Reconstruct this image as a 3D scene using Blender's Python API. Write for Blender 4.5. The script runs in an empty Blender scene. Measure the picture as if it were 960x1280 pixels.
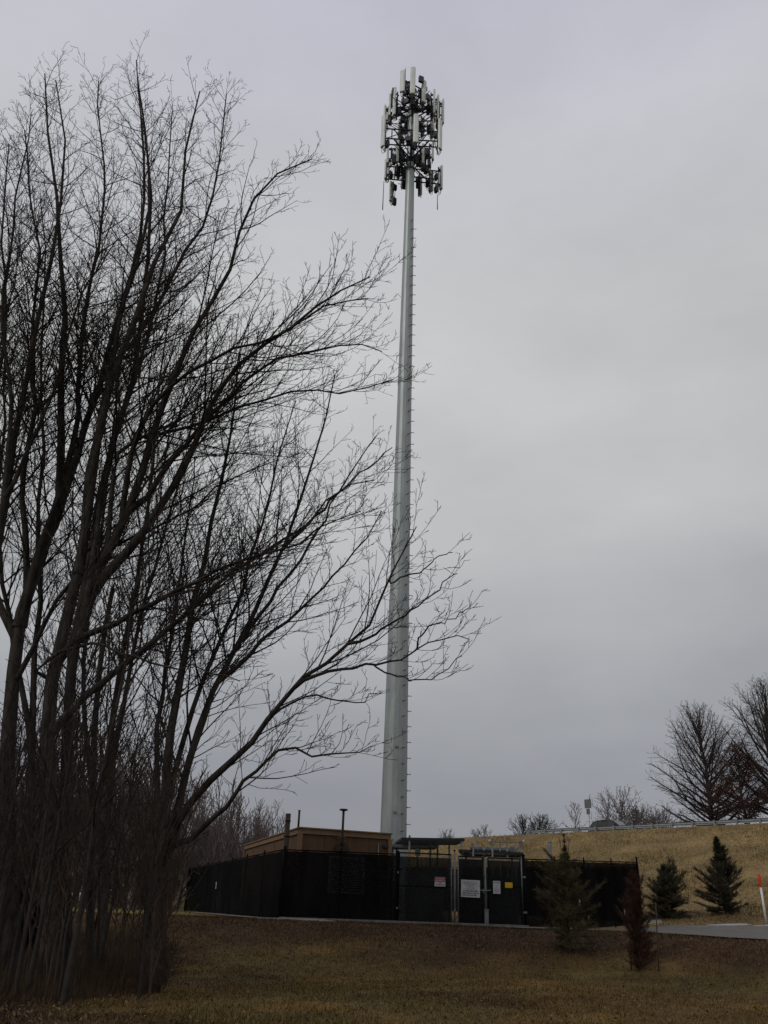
import bpy, math, random
import numpy as np
from mathutils import Vector, Matrix

R = math.radians
scn = bpy.context.scene
C = scn.collection
rng = random.Random(11)
npr = np.random.default_rng(5)

# ------------------------------------------------------------------ camera
F = 1080.0                      # focal length in pixels of a 960x1280 frame
HORIZON = 1138.0
ROLL = R(2.0)
CAM = np.array([0.0, 0.0, 0.42])
PITCH = math.atan((HORIZON - 640) / math.cos(ROLL) / F)
_r0 = np.array([1.0, 0, 0]); _u0 = np.array([0, -math.sin(PITCH), math.cos(PITCH)])
FW = np.array([0, math.cos(PITCH), math.sin(PITCH)])
RT = _r0 * math.cos(ROLL) + _u0 * math.sin(ROLL)
UP = -_r0 * math.sin(ROLL) + _u0 * math.cos(ROLL)
cam_d = bpy.data.cameras.new('camera'); cam = bpy.data.objects.new('camera', cam_d); C.objects.link(cam)
cam_d.sensor_fit = 'VERTICAL'; cam_d.sensor_height = 24.0; cam_d.lens = 24.0 * F / 1280
cam_d.clip_start = 0.1; cam_d.clip_end = 6000
m = Matrix(((RT[0], UP[0], -FW[0], CAM[0]), (RT[1], UP[1], -FW[1], CAM[1]), (RT[2], UP[2], -FW[2], CAM[2]), (0, 0, 0, 1)))
cam.matrix_world = m
scn.camera = cam


def ray(px, py):
    return RT * ((px - 480) / F) + UP * ((640 - py) / F) + FW


def at(px, py, Y):                      # survey point: bearing of the photo at ground distance Y
    d = ray(px, py); return CAM + d * (Y / d[1])


def atz(px, py, z):
    d = ray(px, py); return CAM + d * ((z - CAM[2]) / d[2])


def atx(px, Y, z):                      # bearing px at distance Y and height z
    lo, hi = -400.0, 1700.0
    for _ in range(50):
        mid = (lo + hi) / 2
        if at(px, mid, Y)[2] > z: lo = mid
        else: hi = mid
    return at(px, lo, Y)


# ------------------------------------------------------------------ terrain
def sst(a, b, x):
    t = np.clip((x - a) / (b - a), 0, 1); return t * t * (3 - 2 * t)


CREST_A = np.array([9.1, 87.0]); CREST_D = np.array([.656, -.755]); CREST_N = np.array([-.755, -.656])
CREST_H = 7.1


def crest_s(x, y):
    return (x - CREST_A[0]) * CREST_N[0] + (y - CREST_A[1]) * CREST_N[1]


def hill(x, y):
    s = crest_s(x, y)
    f = np.clip(1 - np.maximum(s, 0) / 32.0, 0, 1) ** 1.65
    f = f - 0.012 * np.exp(-(s / 2.0) ** 2)
    return CREST_H * f * sst(-45, -4, x + 0.15 * (y - 80))


def height(x, y):
    x = np.asarray(x, float); y = np.asarray(y, float)
    edge = 34.3 - 7.0 * sst(6.5, 12.5, x)
    base = -1.2 + 1.2 * sst(edge - 9.0, edge, y)
    base = base + .06 * np.sin(x * .55 + 1.3) * np.sin(y * .41) * sst(33, 24, y)
    base = base + hill(x, y)
    dry = .05 * (np.sin(x * 1.7 + y * .6) + np.sin(x * .9 - y * 1.3 + 2)) * sst(10, 26, crest_s(x, y)) * 0
    return base + dry


def hz(x, y): return float(height(x, y))


def ground(px, py):                     # first hit of a photo ray on the terrain
    d = ray(px, py); t = 4.0; prev = t
    while t < 400:
        p = CAM + d * t
        if p[2] < hz(p[0], p[1]):
            lo, hi = prev, t
            for _ in range(30):
                mid = (lo + hi) / 2; q = CAM + d * mid
                if q[2] < hz(q[0], q[1]): hi = mid
                else: lo = mid
            return CAM + d * hi
        prev = t; t += .1
    return CAM + d * t


# ------------------------------------------------------------------ materials
def nodes_of(name):
    mt = bpy.data.materials.new(name); mt.use_nodes = True
    return mt, mt.node_tree.nodes, mt.node_tree.links, mt.node_tree.nodes['Principled BSDF']


def mat(name, c1, c2=None, scale=6.0, rough=.8, metal=0.0, bump=0.0, stretch=(1, 1, 1), detail=6, spec=.3, coords='Object', lo=.35, hi=.65):
    mt, N, L, b = nodes_of(name)
    b.inputs['Roughness'].default_value = rough; b.inputs['Metallic'].default_value = metal
    b.inputs['Specular IOR Level'].default_value = spec
    c2 = c2 or tuple(v * .7 for v in c1)
    tc = N.new('ShaderNodeTexCoord'); mp = N.new('ShaderNodeMapping'); mp.inputs['Scale'].default_value = stretch
    L.new(tc.outputs[coords], mp.inputs['Vector'])
    nz = N.new('ShaderNodeTexNoise'); nz.inputs['Scale'].default_value = scale; nz.inputs['Detail'].default_value = detail
    nz.inputs['Roughness'].default_value = .65
    L.new(mp.outputs[0], nz.inputs['Vector'])
    rp = N.new('ShaderNodeValToRGB'); rp.color_ramp.elements[0].position = lo; rp.color_ramp.elements[1].position = hi
    rp.color_ramp.elements[0].color = (*c1, 1); rp.color_ramp.elements[1].color = (*c2, 1)
    L.new(nz.outputs['Fac'], rp.inputs[0]); L.new(rp.outputs[0], b.inputs['Base Color'])
    if bump:
        bp = N.new('ShaderNodeBump'); bp.inputs['Strength'].default_value = bump; bp.inputs['Distance'].default_value = .02
        L.new(nz.outputs['Fac'], bp.inputs['Height']); L.new(bp.outputs[0], b.inputs['Normal'])
    return mt


def attr_mat(name, rough=.9, var=.35, scale=1.2):
    """colour read from the mesh's own 'tint' attribute, broken up with noise"""
    mt, N, L, b = nodes_of(name)
    b.inputs['Roughness'].default_value = rough; b.inputs['Specular IOR Level'].default_value = .15
    a = N.new('ShaderNodeAttribute'); a.attribute_name = 'tint'
    tc = N.new('ShaderNodeTexCoord')
    prev = a.outputs['Color']
    for sc, amt in ((scale, var), (scale * 9, var), (scale * 45, var * .9)):
        nz = N.new('ShaderNodeTexNoise'); nz.inputs['Scale'].default_value = sc; nz.inputs['Detail'].default_value = 5
        L.new(tc.outputs['Object'], nz.inputs['Vector'])
        mr = N.new('ShaderNodeMapRange'); mr.inputs['From Min'].default_value = .3; mr.inputs['From Max'].default_value = .7
        mr.inputs['To Min'].default_value = 1 - amt; mr.inputs['To Max'].default_value = 1 + amt
        L.new(nz.outputs['Fac'], mr.inputs['Value'])
        mx = N.new('ShaderNodeVectorMath'); mx.operation = 'SCALE'
        L.new(prev, mx.inputs[0]); L.new(mr.outputs[0], mx.inputs['Scale']); prev = mx.outputs[0]
    L.new(prev, b.inputs['Base Color'])
    return mt


def mesh_screen(name, col, alpha, scale):
    """woven privacy fabric: threads opaque, holes open"""
    mt, N, L, b = nodes_of(name)
    b.inputs['Roughness'].default_value = 1; b.inputs['Specular IOR Level'].default_value = .02
    tc = N.new('ShaderNodeTexCoord')
    nz = N.new('ShaderNodeTexNoise'); nz.inputs['Scale'].default_value = .8; nz.inputs['Detail'].default_value = 5
    mq = N.new('ShaderNodeMapping'); mq.inputs['Scale'].default_value = (2.2, 2.2, .45); L.new(tc.outputs['Object'], mq.inputs[0]); L.new(mq.outputs[0], nz.inputs['Vector'])
    rp = N.new('ShaderNodeValToRGB'); rp.color_ramp.elements[0].color = (*col, 1); rp.color_ramp.elements[1].color = (*[c * 2.6 for c in col], 1)
    rp.color_ramp.elements[0].position = .35; rp.color_ramp.elements[1].position = .75
    L.new(nz.outputs['Fac'], rp.inputs[0]); L.new(rp.outputs[0], b.inputs['Base Color'])
    wn = N.new('ShaderNodeTexWhiteNoise'); mp = N.new('ShaderNodeVectorMath'); mp.operation = 'SCALE'; mp.inputs['Scale'].default_value = scale
    fl = N.new('ShaderNodeVectorMath'); fl.operation = 'FLOOR'
    L.new(tc.outputs['Object'], mp.inputs[0]); L.new(mp.outputs[0], fl.inputs[0]); L.new(fl.outputs[0], wn.inputs['Vector'])
    cp = N.new('ShaderNodeMath'); cp.operation = 'GREATER_THAN'; cp.inputs[1].default_value = 1 - alpha
    L.new(wn.outputs['Value'], cp.inputs[0]); L.new(cp.outputs[0], b.inputs['Alpha'])
    return mt


M = {}
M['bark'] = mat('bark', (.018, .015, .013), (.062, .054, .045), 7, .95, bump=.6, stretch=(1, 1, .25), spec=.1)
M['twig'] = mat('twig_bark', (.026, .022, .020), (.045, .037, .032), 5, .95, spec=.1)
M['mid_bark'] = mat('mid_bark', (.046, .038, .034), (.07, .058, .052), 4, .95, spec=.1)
M['hazy_bark'] = mat('hazy_bark', (.105, .084, .080), (.14, .112, .106), 3, .95, spec=.1)  # paler bark: the haze of the distant wood put into its colour
M['brush_bark'] = mat('brush_bark', (.050, .035, .027), (.085, .059, .045), 3, .95, spec=.1)
M['galv'] = mat('galvanised_steel', (.38, .415, .405), (.25, .277, .272), 2.2, .52, metal=.5, detail=12, stretch=(1, 1, .22), bump=.08, lo=.28, hi=.72)
M['steel'] = mat('grey_steel', (.20, .22, .22), (.12, .13, .13), 5, .5, metal=.4)
M['post_steel'] = mat('galvanised_post', (.185, .19, .195), (.11, .115, .12), 5, .5, metal=.4)
M['dark_steel'] = mat('dark_steel', (.035, .038, .042), (.020, .022, .025), 6, .55, metal=.3)
M['panel'] = mat('antenna_plastic', (.80, .82, .76), (.66, .68, .64), 2, .5, detail=4)
M['cable'] = mat('cable_rubber', (.012, .012, .013), None, 6, .6)
M['radio'] = mat('radio_grey', (.07, .075, .08), (.04, .042, .046), 5, .55)
M['screen'] = mesh_screen('privacy_mesh', (.0042, .0042, .0046), .95, 640)
M['screen_thin'] = mesh_screen('sheer_mesh', (.005, .0054, .0058), .90, 640)
M['black'] = mat('black_vinyl', (.0055, .0055, .006), (.0035, .0035, .004), 5, .8, spec=.06)
M['wire'] = mat('chain_wire', (.050, .052, .054), (.03, .031, .033), 5, .6, metal=.1)
M['stucco'] = mat('tan_stucco', (.125, .074, .041), (.076, .045, .025), 2.4, .95, bump=.5, detail=12, lo=.25, hi=.75, stretch=(1, 1, .3))
M['stucco_trim'] = mat('tan_trim', (.215, .138, .078), (.16, .103, .058), 5, .9)
M['rust_pipe'] = mat('dark_pipe', (.025, .020, .018), (.05, .034, .026), 6, .7, metal=.2)
M['louver'] = mat('louver_metal', (.33, .34, .34), (.24, .25, .25), 6, .6, metal=.3)
M['cabinet'] = mat('cabinet_paint', (.075, .078, .076), (.055, .058, .056), 3, .6)
M['asphalt'] = mat('asphalt', (.140, .129, .117), (.085, .077, .070), 1.6, .95, bump=.3, detail=10, lo=.3, hi=.7)
M['road'] = mat('road_asphalt', (.06, .06, .06), (.045, .045, .045), 2.2, .95)
M['concrete'] = mat('concrete', (.22, .21, .19), (.12, .113, .10), 3, .95, bump=.3, detail=9)
M['gravel'] = mat('gravel_stone', (.30, .28, .25), (.13, .115, .10), 26, .95, bump=.8, detail=9)
M['snow'] = mat('old_snow', (.36, .355, .35), (.20, .19, .18), 8, .8, detail=8)
M['white'] = mat('white_paint', (.66, .66, .66), (.55, .55, .54), 6, .6)
M['sign_white'] = mat('sign_white', (.50, .50, .51), (.40, .40, .41), 7, .6)
M['sign_red'] = mat('sign_red', (.30, .018, .035), (.24, .014, .028), 6, .6)
M['sign_yellow'] = mat('sign_yellow', (.60, .36, .010), (.48, .29, .012), 6, .6)
M['ink'] = mat('print_ink', (.03, .03, .032), None, 6, .7)
M['ink_grey'] = mat('print_grey', (.20, .20, .205), None, 6, .7)
M['orange'] = mat('orange_plastic', (.62, .055, .016), (.5, .045, .014), 5, .55)
M['sign_back'] = mat('sign_aluminium', (.17, .18, .18), (.13, .135, .135), 4, .55, metal=.4)
M['rail'] = mat('guardrail_zinc', (.27, .285, .29), (.19, .20, .205), 3, .55, metal=.4)
M['car_paint'] = mat('car_paint', (.016, .020, .019), (.012, .015, .0145), 3, .45, metal=.0, spec=.3)
M['car_glass'] = mat('car_glass', (.03, .034, .034), (.02, .024, .024), 2, .15, spec=.5)
M['rubber'] = mat('tyre_rubber', (.015, .015, .015), None, 5, .85)
M['lamp_red'] = mat('tail_light', (.25, .01, .01), None, 5, .3)
M['wood'] = mat('stake_wood', (.07, .05, .035), (.04, .03, .02), 8, .9)
M['ground'] = attr_mat('dormant_ground', var=.30, scale=.45)
M['blade'] = attr_mat('grass_blade', var=.15, scale=2)
M['needle'] = attr_mat('needles', var=.25, scale=1.5)
M['leaf'] = attr_mat('dead_leaf', var=.25, scale=1.5)


# ------------------------------------------------------------------ mesh helpers
class MB:
    def __init__(s): s.v = []; s.f = []

    def quad(s, a, b, c, d):
        i = len(s.v); s.v += [tuple(a), tuple(b), tuple(c), tuple(d)]; s.f.append((i, i + 1, i + 2, i + 3)); return s

    def box(s, c, ax, ay, az):
        """centre and three half-axis vectors"""
        c, ax, ay, az = (np.asarray(q, float) for q in (c, ax, ay, az)); i = len(s.v)
        for z in (-1, 1):
            for x, y in ((-1, -1), (1, -1), (1, 1), (-1, 1)): s.v.append(tuple(c + ax * x + ay * y + az * z))
        s.f += [(i + 3, i + 2, i + 1, i), (i + 4, i + 5, i + 6, i + 7), (i, i + 1, i + 5, i + 4), (i + 1, i + 2, i + 6, i + 5), (i + 2, i + 3, i + 7, i + 6), (i + 3, i, i + 4, i + 7)]
        return s

    def bar(s, p, q, w, h=None):
        h = h or w; p = np.asarray(p, float); q = np.asarray(q, float); d = q - p; t = d / np.linalg.norm(d)
        ref = np.array([0, 0, 1.0]) if abs(t[2]) < .9 else np.array([1.0, 0, 0])
        u = np.cross(t, ref); u /= np.linalg.norm(u); v = np.cross(u, t)
        return s.box((p + q) / 2, u * w / 2, v * h / 2, d / 2)

    def tube(s, pts, rad, n=8, caps=True, phase=0.0):
        pts = [np.asarray(p, float) for p in pts]
        if not hasattr(rad, '__len__'): rad = [rad] * len(pts)
        base = len(s.v); m_ = len(pts)
        t0 = pts[-1] - pts[0]; t0 = t0 / (np.linalg.norm(t0) + 1e-9)
        ref = np.array([1.0, 0, 0]) if abs(t0[0]) < .8 else np.array([0, 1.0, 0])
        for k in range(m_):
            t = pts[min(k + 1, m_ - 1)] - pts[max(k - 1, 0)]; t = t / (np.linalg.norm(t) + 1e-9)
            u = ref - t * np.dot(ref, t); u /= (np.linalg.norm(u) + 1e-9); v = np.cross(t, u)
            for j in range(n):
                a = phase + 2 * math.pi * j / n
                s.v.append(tuple(pts[k] + (u * math.cos(a) + v * math.sin(a)) * rad[k]))
        for k in range(m_ - 1):
            for j in range(n):
                a = base + k * n + j; b = base + k * n + (j + 1) % n
                s.f.append((a, b, b + n, a + n))
        if caps:
            s.f.append(tuple(base + j for j in reversed(range(n)))); s.f.append(tuple(base + (m_ - 1) * n + j for j in range(n)))
        return s

    def prism(s, poly, depth_vec):
        """planar polygon (list of 3-D points) given thickness"""
        d = np.asarray(depth_vec, float); i = len(s.v); n = len(poly)
        s.v += [tuple(p) for p in poly] + [tuple(np.asarray(p) + d) for p in poly]
        s.f.append(tuple(range(i + n - 1, i - 1, -1))); s.f.append(tuple(range(i + n, i + 2 * n)))
        for k in range(n): s.f.append((i + k, i + (k + 1) % n, i + n + (k + 1) % n, i + n + k))
        return s


def link(name, me, mt, parent=None):
    o = bpy.data.objects.new(name, me); C.objects.link(o)
    if mt is not None: me.materials.append(mt)
    if parent is not None: o.parent = parent
    return o


def org(root):
    """world location of a thing or part (no rotations are used before copying)"""
    p = np.zeros(3)
    while root is not None: p += np.array(root.location); root = root.parent
    return p


def part(name, mb, mt, root=None, smooth=False, label=None):
    off = org(root) if root is not None else np.zeros(3)
    v = [tuple(np.asarray(p) - off) for p in mb.v]
    me = bpy.data.meshes.new(name); me.from_pydata(v, [], mb.f)
    me.validate()
    if smooth: me.polygons.foreach_set('use_smooth', [True] * len(me.polygons))
    o = link(name, me, mt, root)
    if label: o['label'] = label
    return o


def fast_mesh(name, V, Q, mt, parent=None, tint=None, smooth=True):
    """V (n,3), Q (m,k) all faces with k corners"""
    V = np.asarray(V, np.float32); Q = np.asarray(Q, np.int32); k = Q.shape[1]
    me = bpy.data.meshes.new(name)
    me.vertices.add(len(V)); me.vertices.foreach_set('co', V.ravel())
    me.loops.add(Q.size); me.loops.foreach_set('vertex_index', Q.ravel())
    me.polygons.add(len(Q)); me.polygons.foreach_set('loop_start', np.arange(0, Q.size, k, dtype=np.int32))
    if smooth: me.polygons.foreach_set('use_smooth', np.ones(len(Q), bool))
    if tint is not None:
        a = me.color_attributes.new('tint', 'FLOAT_COLOR', 'POINT')
        t = np.ones((len(V), 4), np.float32); t[:, :3] = tint; a.data.foreach_set('color', t.ravel())
    me.update(calc_edges=True)
    return link(name, me, mt, parent)


def thing(name, label, cat, loc=(0, 0, 0), group=None):
    o = bpy.data.objects.new(name, None); C.objects.link(o); o.location = tuple(float(v) for v in loc)
    o.empty_display_size = .3
    o['label'] = label; o['category'] = cat
    if group: o['group'] = group
    return o


def tag(o, label, cat, group=None):
    o['label'] = label; o['category'] = cat
    if group: o['group'] = group
    return o


def kind(o, k): o['kind'] = k; return o


def dup(root, loc, rz=0.0, sc=1.0, label=None, group=None):
    r = root.copy(); C.objects.link(r); r.location = tuple(float(v) for v in loc); r.rotation_euler = (0, 0, rz); r.scale = (sc, sc, sc)
    if label: r['label'] = label
    if group: r['group'] = group
    for ch in list(root.children):
        c = ch.copy(); C.objects.link(c); c.parent = r
        for g in list(ch.children):
            d = g.copy(); C.objects.link(d); d.parent = c
    return r


# ------------------------------------------------------------------ sky and light
SUN_EL, SUN_AZ = R(42), R(-132)         # azimuth measured from +Y towards +X
world = bpy.data.worlds.new("World"); scn.world = world; world.use_nodes = True
N, L = world.node_tree.nodes, world.node_tree.links
bg = N['Background']; bg.inputs['Strength'].default_value = .1
sky = N.new('ShaderNodeTexSky'); sky.sky_type = 'NISHITA'; sky.sun_disc = False
sky.sun_elevation = SUN_EL; sky.sun_rotation = SUN_AZ
tc = N.new('ShaderNodeTexCoord'); sp = N.new('ShaderNodeSeparateXYZ'); L.new(tc.outputs['Generated'], sp.inputs[0])
mp = N.new('ShaderNodeMapping'); mp.inputs['Scale'].default_value = (1.0, 1.0, 2.6); mp.inputs['Location'].default_value = (.35, .2, .1)
L.new(tc.outputs['Generated'], mp.inputs[0])
nz = N.new('ShaderNodeTexNoise'); nz.inputs['Scale'].default_value = 1.7; nz.inputs['Detail'].default_value = 5; nz.inputs['Roughness'].default_value = .5
L.new(mp.outputs[0], nz.inputs['Vector'])
ma = N.new('ShaderNodeMath'); ma.operation = 'MULTIPLY_ADD'; ma.inputs[1].default_value = .22; ma.inputs[2].default_value = -.11
L.new(nz.outputs['Fac'], ma.inputs[0])
ad = N.new('ShaderNodeMath'); ad.operation = 'ADD'; L.new(sp.outputs['Z'], ad.inputs[0]); L.new(ma.outputs[0], ad.inputs[1])
rp = N.new('ShaderNodeValToRGB'); rp.color_ramp.interpolation = 'EASE'
SKY = [(0.0, (2.32, 2.36, 2.60)), (.11, (2.68, 2.73, 2.98)), (.19, (3.25, 3.31, 3.50)), (.29, (4.05, 4.12, 4.22)), (.43, (5.0, 5.05, 5.06)), (.57, (5.4, 5.43, 5.44)), (.70, (5.2, 5.25, 5.55)), (.86, (5.0, 5.02, 5.7))]
while len(rp.color_ramp.elements) < len(SKY): rp.color_ramp.elements.new(.5)
for e, (p, c) in zip(rp.color_ramp.elements, SKY): e.position = p; e.color = (*[v / 10 for v in c], 1)
L.new(ad.outputs[0], rp.inputs[0])
sc_ = N.new('ShaderNodeVectorMath'); sc_.operation = 'SCALE'; L.new(rp.outputs[0], sc_.inputs[0])
n2 = N.new('ShaderNodeTexNoise'); n2.inputs['Scale'].default_value = 2.3; n2.inputs['Detail'].default_value = 6; n2.inputs['Roughness'].default_value = .55
mp2 = N.new('ShaderNodeMapping'); mp2.inputs['Scale'].default_value = (1, 1, 2.2); L.new(tc.outputs['Generated'], mp2.inputs[0]); L.new(mp2.outputs[0], n2.inputs['Vector'])
mr = N.new('ShaderNodeMapRange'); mr.inputs['From Min'].default_value = .25; mr.inputs['From Max'].default_value = .75
mr.inputs['To Min'].default_value = 9.2; mr.inputs['To Max'].default_value = 11.9
L.new(n2.outputs['Fac'], mr.inputs['Value']); L.new(mr.outputs[0], sc_.inputs['Scale'])
mx = N.new('ShaderNodeMix'); mx.data_type = 'RGBA'; mx.inputs['Factor'].default_value = .95
L.new(sky.outputs[0], mx.inputs['A']); L.new(sc_.outputs[0], mx.inputs['B']); L.new(mx.outputs['Result'], bg.inputs['Color'])
sd = bpy.data.lights.new('sun', 'SUN'); sd.energy = .8; sd.angle = R(14); sd.color = (1, .97, .92)
so = bpy.data.objects.new('sun', sd); C.objects.link(so)
sv = Vector((math.sin(SUN_AZ) * math.cos(SUN_EL), math.cos(SUN_AZ) * math.cos(SUN_EL), math.sin(SUN_EL)))
so.rotation_euler = sv.to_track_quat('Z', 'Y').to_euler(); so.location = (-40, -30, 60)
scn.view_settings.view_transform = 'Standard'; scn.view_settings.look = 'None'; scn.view_settings.exposure = 0
scn.cycles.transparent_max_bounces = 24; scn.cycles.max_bounces = 6

# ------------------------------------------------------------------ ground
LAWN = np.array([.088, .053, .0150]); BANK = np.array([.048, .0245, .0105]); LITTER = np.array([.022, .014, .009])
GOLD = np.array([.174, .121, .051]); LIT_FARLAWN = np.array([.125, .100, .030]); GREENISH = np.array([.066, .051, .0140])


def vnoise(x, y, s, seed=0):
    return (np.sin(x / s + seed) + np.sin(y / s * 1.13 + 2.1 * seed + 1) + np.sin((x + y) / s * .71 + seed * 3.3) + np.sin((x - y) / s * .83 + 1.7 + seed)) / 4


def ground_tint(x, y):
    x = np.asarray(x, float); y = np.asarray(y, float)
    c = np.empty(x.shape + (3,)); c[:] = LAWN
    def mixin(col, w): c[:] = c * (1 - w[..., None]) + col * w[..., None]
    mixin(GREENISH, np.clip(.5 + vnoise(x, y, 1.9, 2) * 1.2, 0, 1) * .6)
    mixin(LAWN * 1.6, np.clip(vnoise(x, y, .75, 9) * 1.6 + vnoise(x, y, .31, 6) * .9 - .15, 0, 1) * .8)
    mixin(BANK * .72, np.clip(vnoise(x, y, 1.25, 12) * 1.7 + vnoise(x, y, .42, 8) * .8 - .25, 0, 1) * .7)
    edge = 34.3 - 7.0 * sst(6.5, 12.5, x)
    bank = sst(edge - 6.0, edge - 3.6, y + .9 * vnoise(x, y, 1.3, 4)) * sst(edge + 1.5, edge + .2, y) * (.45 + .55 * sst(-9, -2, x + .6 * (y - 30)))
    mixin(BANK, np.clip(bank, 0, 1))
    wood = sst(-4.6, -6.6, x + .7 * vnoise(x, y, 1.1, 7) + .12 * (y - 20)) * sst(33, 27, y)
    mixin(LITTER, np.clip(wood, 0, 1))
    far = sst(34, 37, y) * sst(-6, -9, x); mixin(LIT_FARLAWN, np.clip(far, 0, 1) * .9)  # yellow lawn behind the trees, its sunny look put into the tint
    pad = sst(35.5, 36.5, y) * sst(-4, -3.5, x + .25 * (y - 36)) * sst(13, 12, x) * (crest_s(x, y) > 26); mixin(np.array([.09, .085, .075]), np.clip(pad, 0, 1))
    s = crest_s(x, y)
    g = sst(35, 27, s + 1.2 * vnoise(x, y, 1.7, 1)) * sst(-6, 2, x); mixin(GOLD * (1.0), np.clip(g, 0, 1))
    mixin(GOLD * .62, np.clip(g, 0, 1) * np.clip(vnoise(x, y, 2.6, 3) * 1.3 + vnoise(x + y, y - x, .8, 5) * .8, 0, 1) * .7); mixin(GOLD * 1.25, np.clip(g, 0, 1) * np.clip(vnoise(x, y, 3.3, 8) * 1.2 + vnoise(x, y, .6, 2) * .6 - .1, 0, 1) * .7)
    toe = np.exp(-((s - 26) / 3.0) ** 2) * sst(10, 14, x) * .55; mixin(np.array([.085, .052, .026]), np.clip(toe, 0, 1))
    return c


def axis(fine, a, b, far0, far1):
    v = list(np.arange(a, b + 1e-6, fine)); st = fine; x = b
    while x < far1: st *= 1.18; x += st; v.append(x)
    st = fine; x = a
    while x > far0: st *= 1.18; x -= st; v.insert(0, x)
    return np.array(v)


gx = axis(.4, -24, 34, -1500, 1500); gy = axis(.4, 3, 92, -300, 2500)
GX, GY = np.meshgrid(gx, gy)
V = np.stack([GX, GY, height(GX, GY)], -1).reshape(-1, 3)
nx, ny = len(gx), len(gy)
ii = np.arange(ny - 1)[:, None] * nx + np.arange(nx - 1)[None]
Q = np.stack([ii, ii + 1, ii + nx + 1, ii + nx], -1).reshape(-1, 4)
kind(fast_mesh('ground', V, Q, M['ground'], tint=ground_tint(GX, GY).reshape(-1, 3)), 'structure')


def gp(p, dz=0.0): return np.array([p[0], p[1], hz(p[0], p[1]) + dz])


def ribbon(name, a, b, mt, dz, nsub=14, nseg=4, struct=True, thick=0.0):
    """sheet between two edge polylines (lists of xy), laid on the terrain"""
    def resample(pl, n):
        pl = np.asarray(pl, float); d = np.r_[0, np.cumsum(np.linalg.norm(np.diff(pl, axis=0), axis=1))]
        t = np.linspace(0, d[-1], n); return np.stack([np.interp(t, d, pl[:, 0]), np.interp(t, d, pl[:, 1])], -1)
    n = nsub * (len(a) - 1) + 1; A = resample(a, n); B = resample(b, n)
    P = np.stack([A + (B - A) * k / nseg for k in range(nseg + 1)], 1)
    Z = height(P[..., 0], P[..., 1]) + dz
    V = np.concatenate([P, Z[..., None]], -1).reshape(-1, 3); w = nseg + 1
    f = [(i * w + j, i * w + j + 1, (i + 1) * w + j + 1, (i + 1) * w + j) for i in range(n - 1) for j in range(nseg)]
    mb = MB(); mb.v = [tuple(p) for p in V]; mb.f = f
    if thick:
        off = len(mb.v); mb.v += [(p[0], p[1], p[2] - thick) for p in V]
        ring = [i * w for i in range(n)] + [(n - 1) * w + j for j in range(1, w)] + [i * w + w - 1 for i in range(n - 2, -1, -1)] + [j for j in range(w - 2, 0, -1)]
        for q in range(len(ring)):
            p0, p1 = ring[q], ring[(q + 1) % len(ring)]; mb.f.append((p0, p1, p1 + off, p0 + off))
    o = part(name, mb, mt)
    if struct: kind(o, 'structure')
    return o


# ------------------------------------------------------------------ compound plan
FH = 2.42
C0 = at(355, 1062, 35.6); FZ = C0[2]                        # front-left corner of the fence (top)
C1 = atz(655, 1074, FZ)                                     # right end of the gates
C2 = at(797, 1078, 41.5)                                    # far right corner
CL = atz(236, 1086, FZ)
FD = (C1 - C0)[:2]; FLEN = np.linalg.norm(FD); FD = FD / FLEN; FN = np.array([FD[1], -FD[0]])   # along the front / towards the viewer
print('fence', C0, C1, C2, CL, 'FZ', FZ, 'C2 ground', hz(C2[0], C2[1]))


def front(px, off=0.0, z=0.0):
    """point of the fence front under bearing px, pushed 'off' towards the viewer"""
    d = ray(px, 1110.0); a = np.array([[d[0], -FD[0]], [d[1], -FD[1]]]); t = np.linalg.solve(a, C0[:2] - CAM[:2])
    q = C0[:2] + FD * t[1] + FN * off
    return np.array([q[0], q[1], z])


def fz(px, py):                        # height on the fence front seen at photo row py
    d = ray(px, py); q = front(px); return CAM[2] + d[2] / d[1] * q[1]


U3 = np.array([FD[0], FD[1], 0]); N3 = np.array([FN[0], FN[1], 0]); Z3 = np.array([0, 0, 1.0])

# driveway: runs along the gates, then swings towards the viewer on the right
e_far = [front(478, .55)[:2], front(566, .6)[:2], front(655, .65)[:2], at(760, 1153.5, 37)[:2], ground(840, 1157.5)[:2], ground(905, 1158.5)[:2], ground(962, 1160)[:2] + [.6, 0], ground(962, 1160)[:2] + [22, 3]]
e_near = [front(480, .95)[:2], front(566, 1.2)[:2], ground(655, 1162)[:2], ground(760, 1164)[:2], ground(850, 1169.5)[:2], ground(905, 1173.5)[:2], ground(962, 1177)[:2] + [.6, 0], ground(962, 1177)[:2] + [22, -2]]
ribbon('driveway', e_far, e_near, M['asphalt'], .05, nsub=10, nseg=6)
k0 = [front(352, .18)[:2], front(480, .18)[:2], front(655, .20)[:2]]; k1 = [front(352, .34)[:2], front(480, .5)[:2], front(655, .55)[:2]]
ribbon('kerb', k0, k1, M['concrete'], .10, nsub=14, nseg=1, thick=.25)
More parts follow.
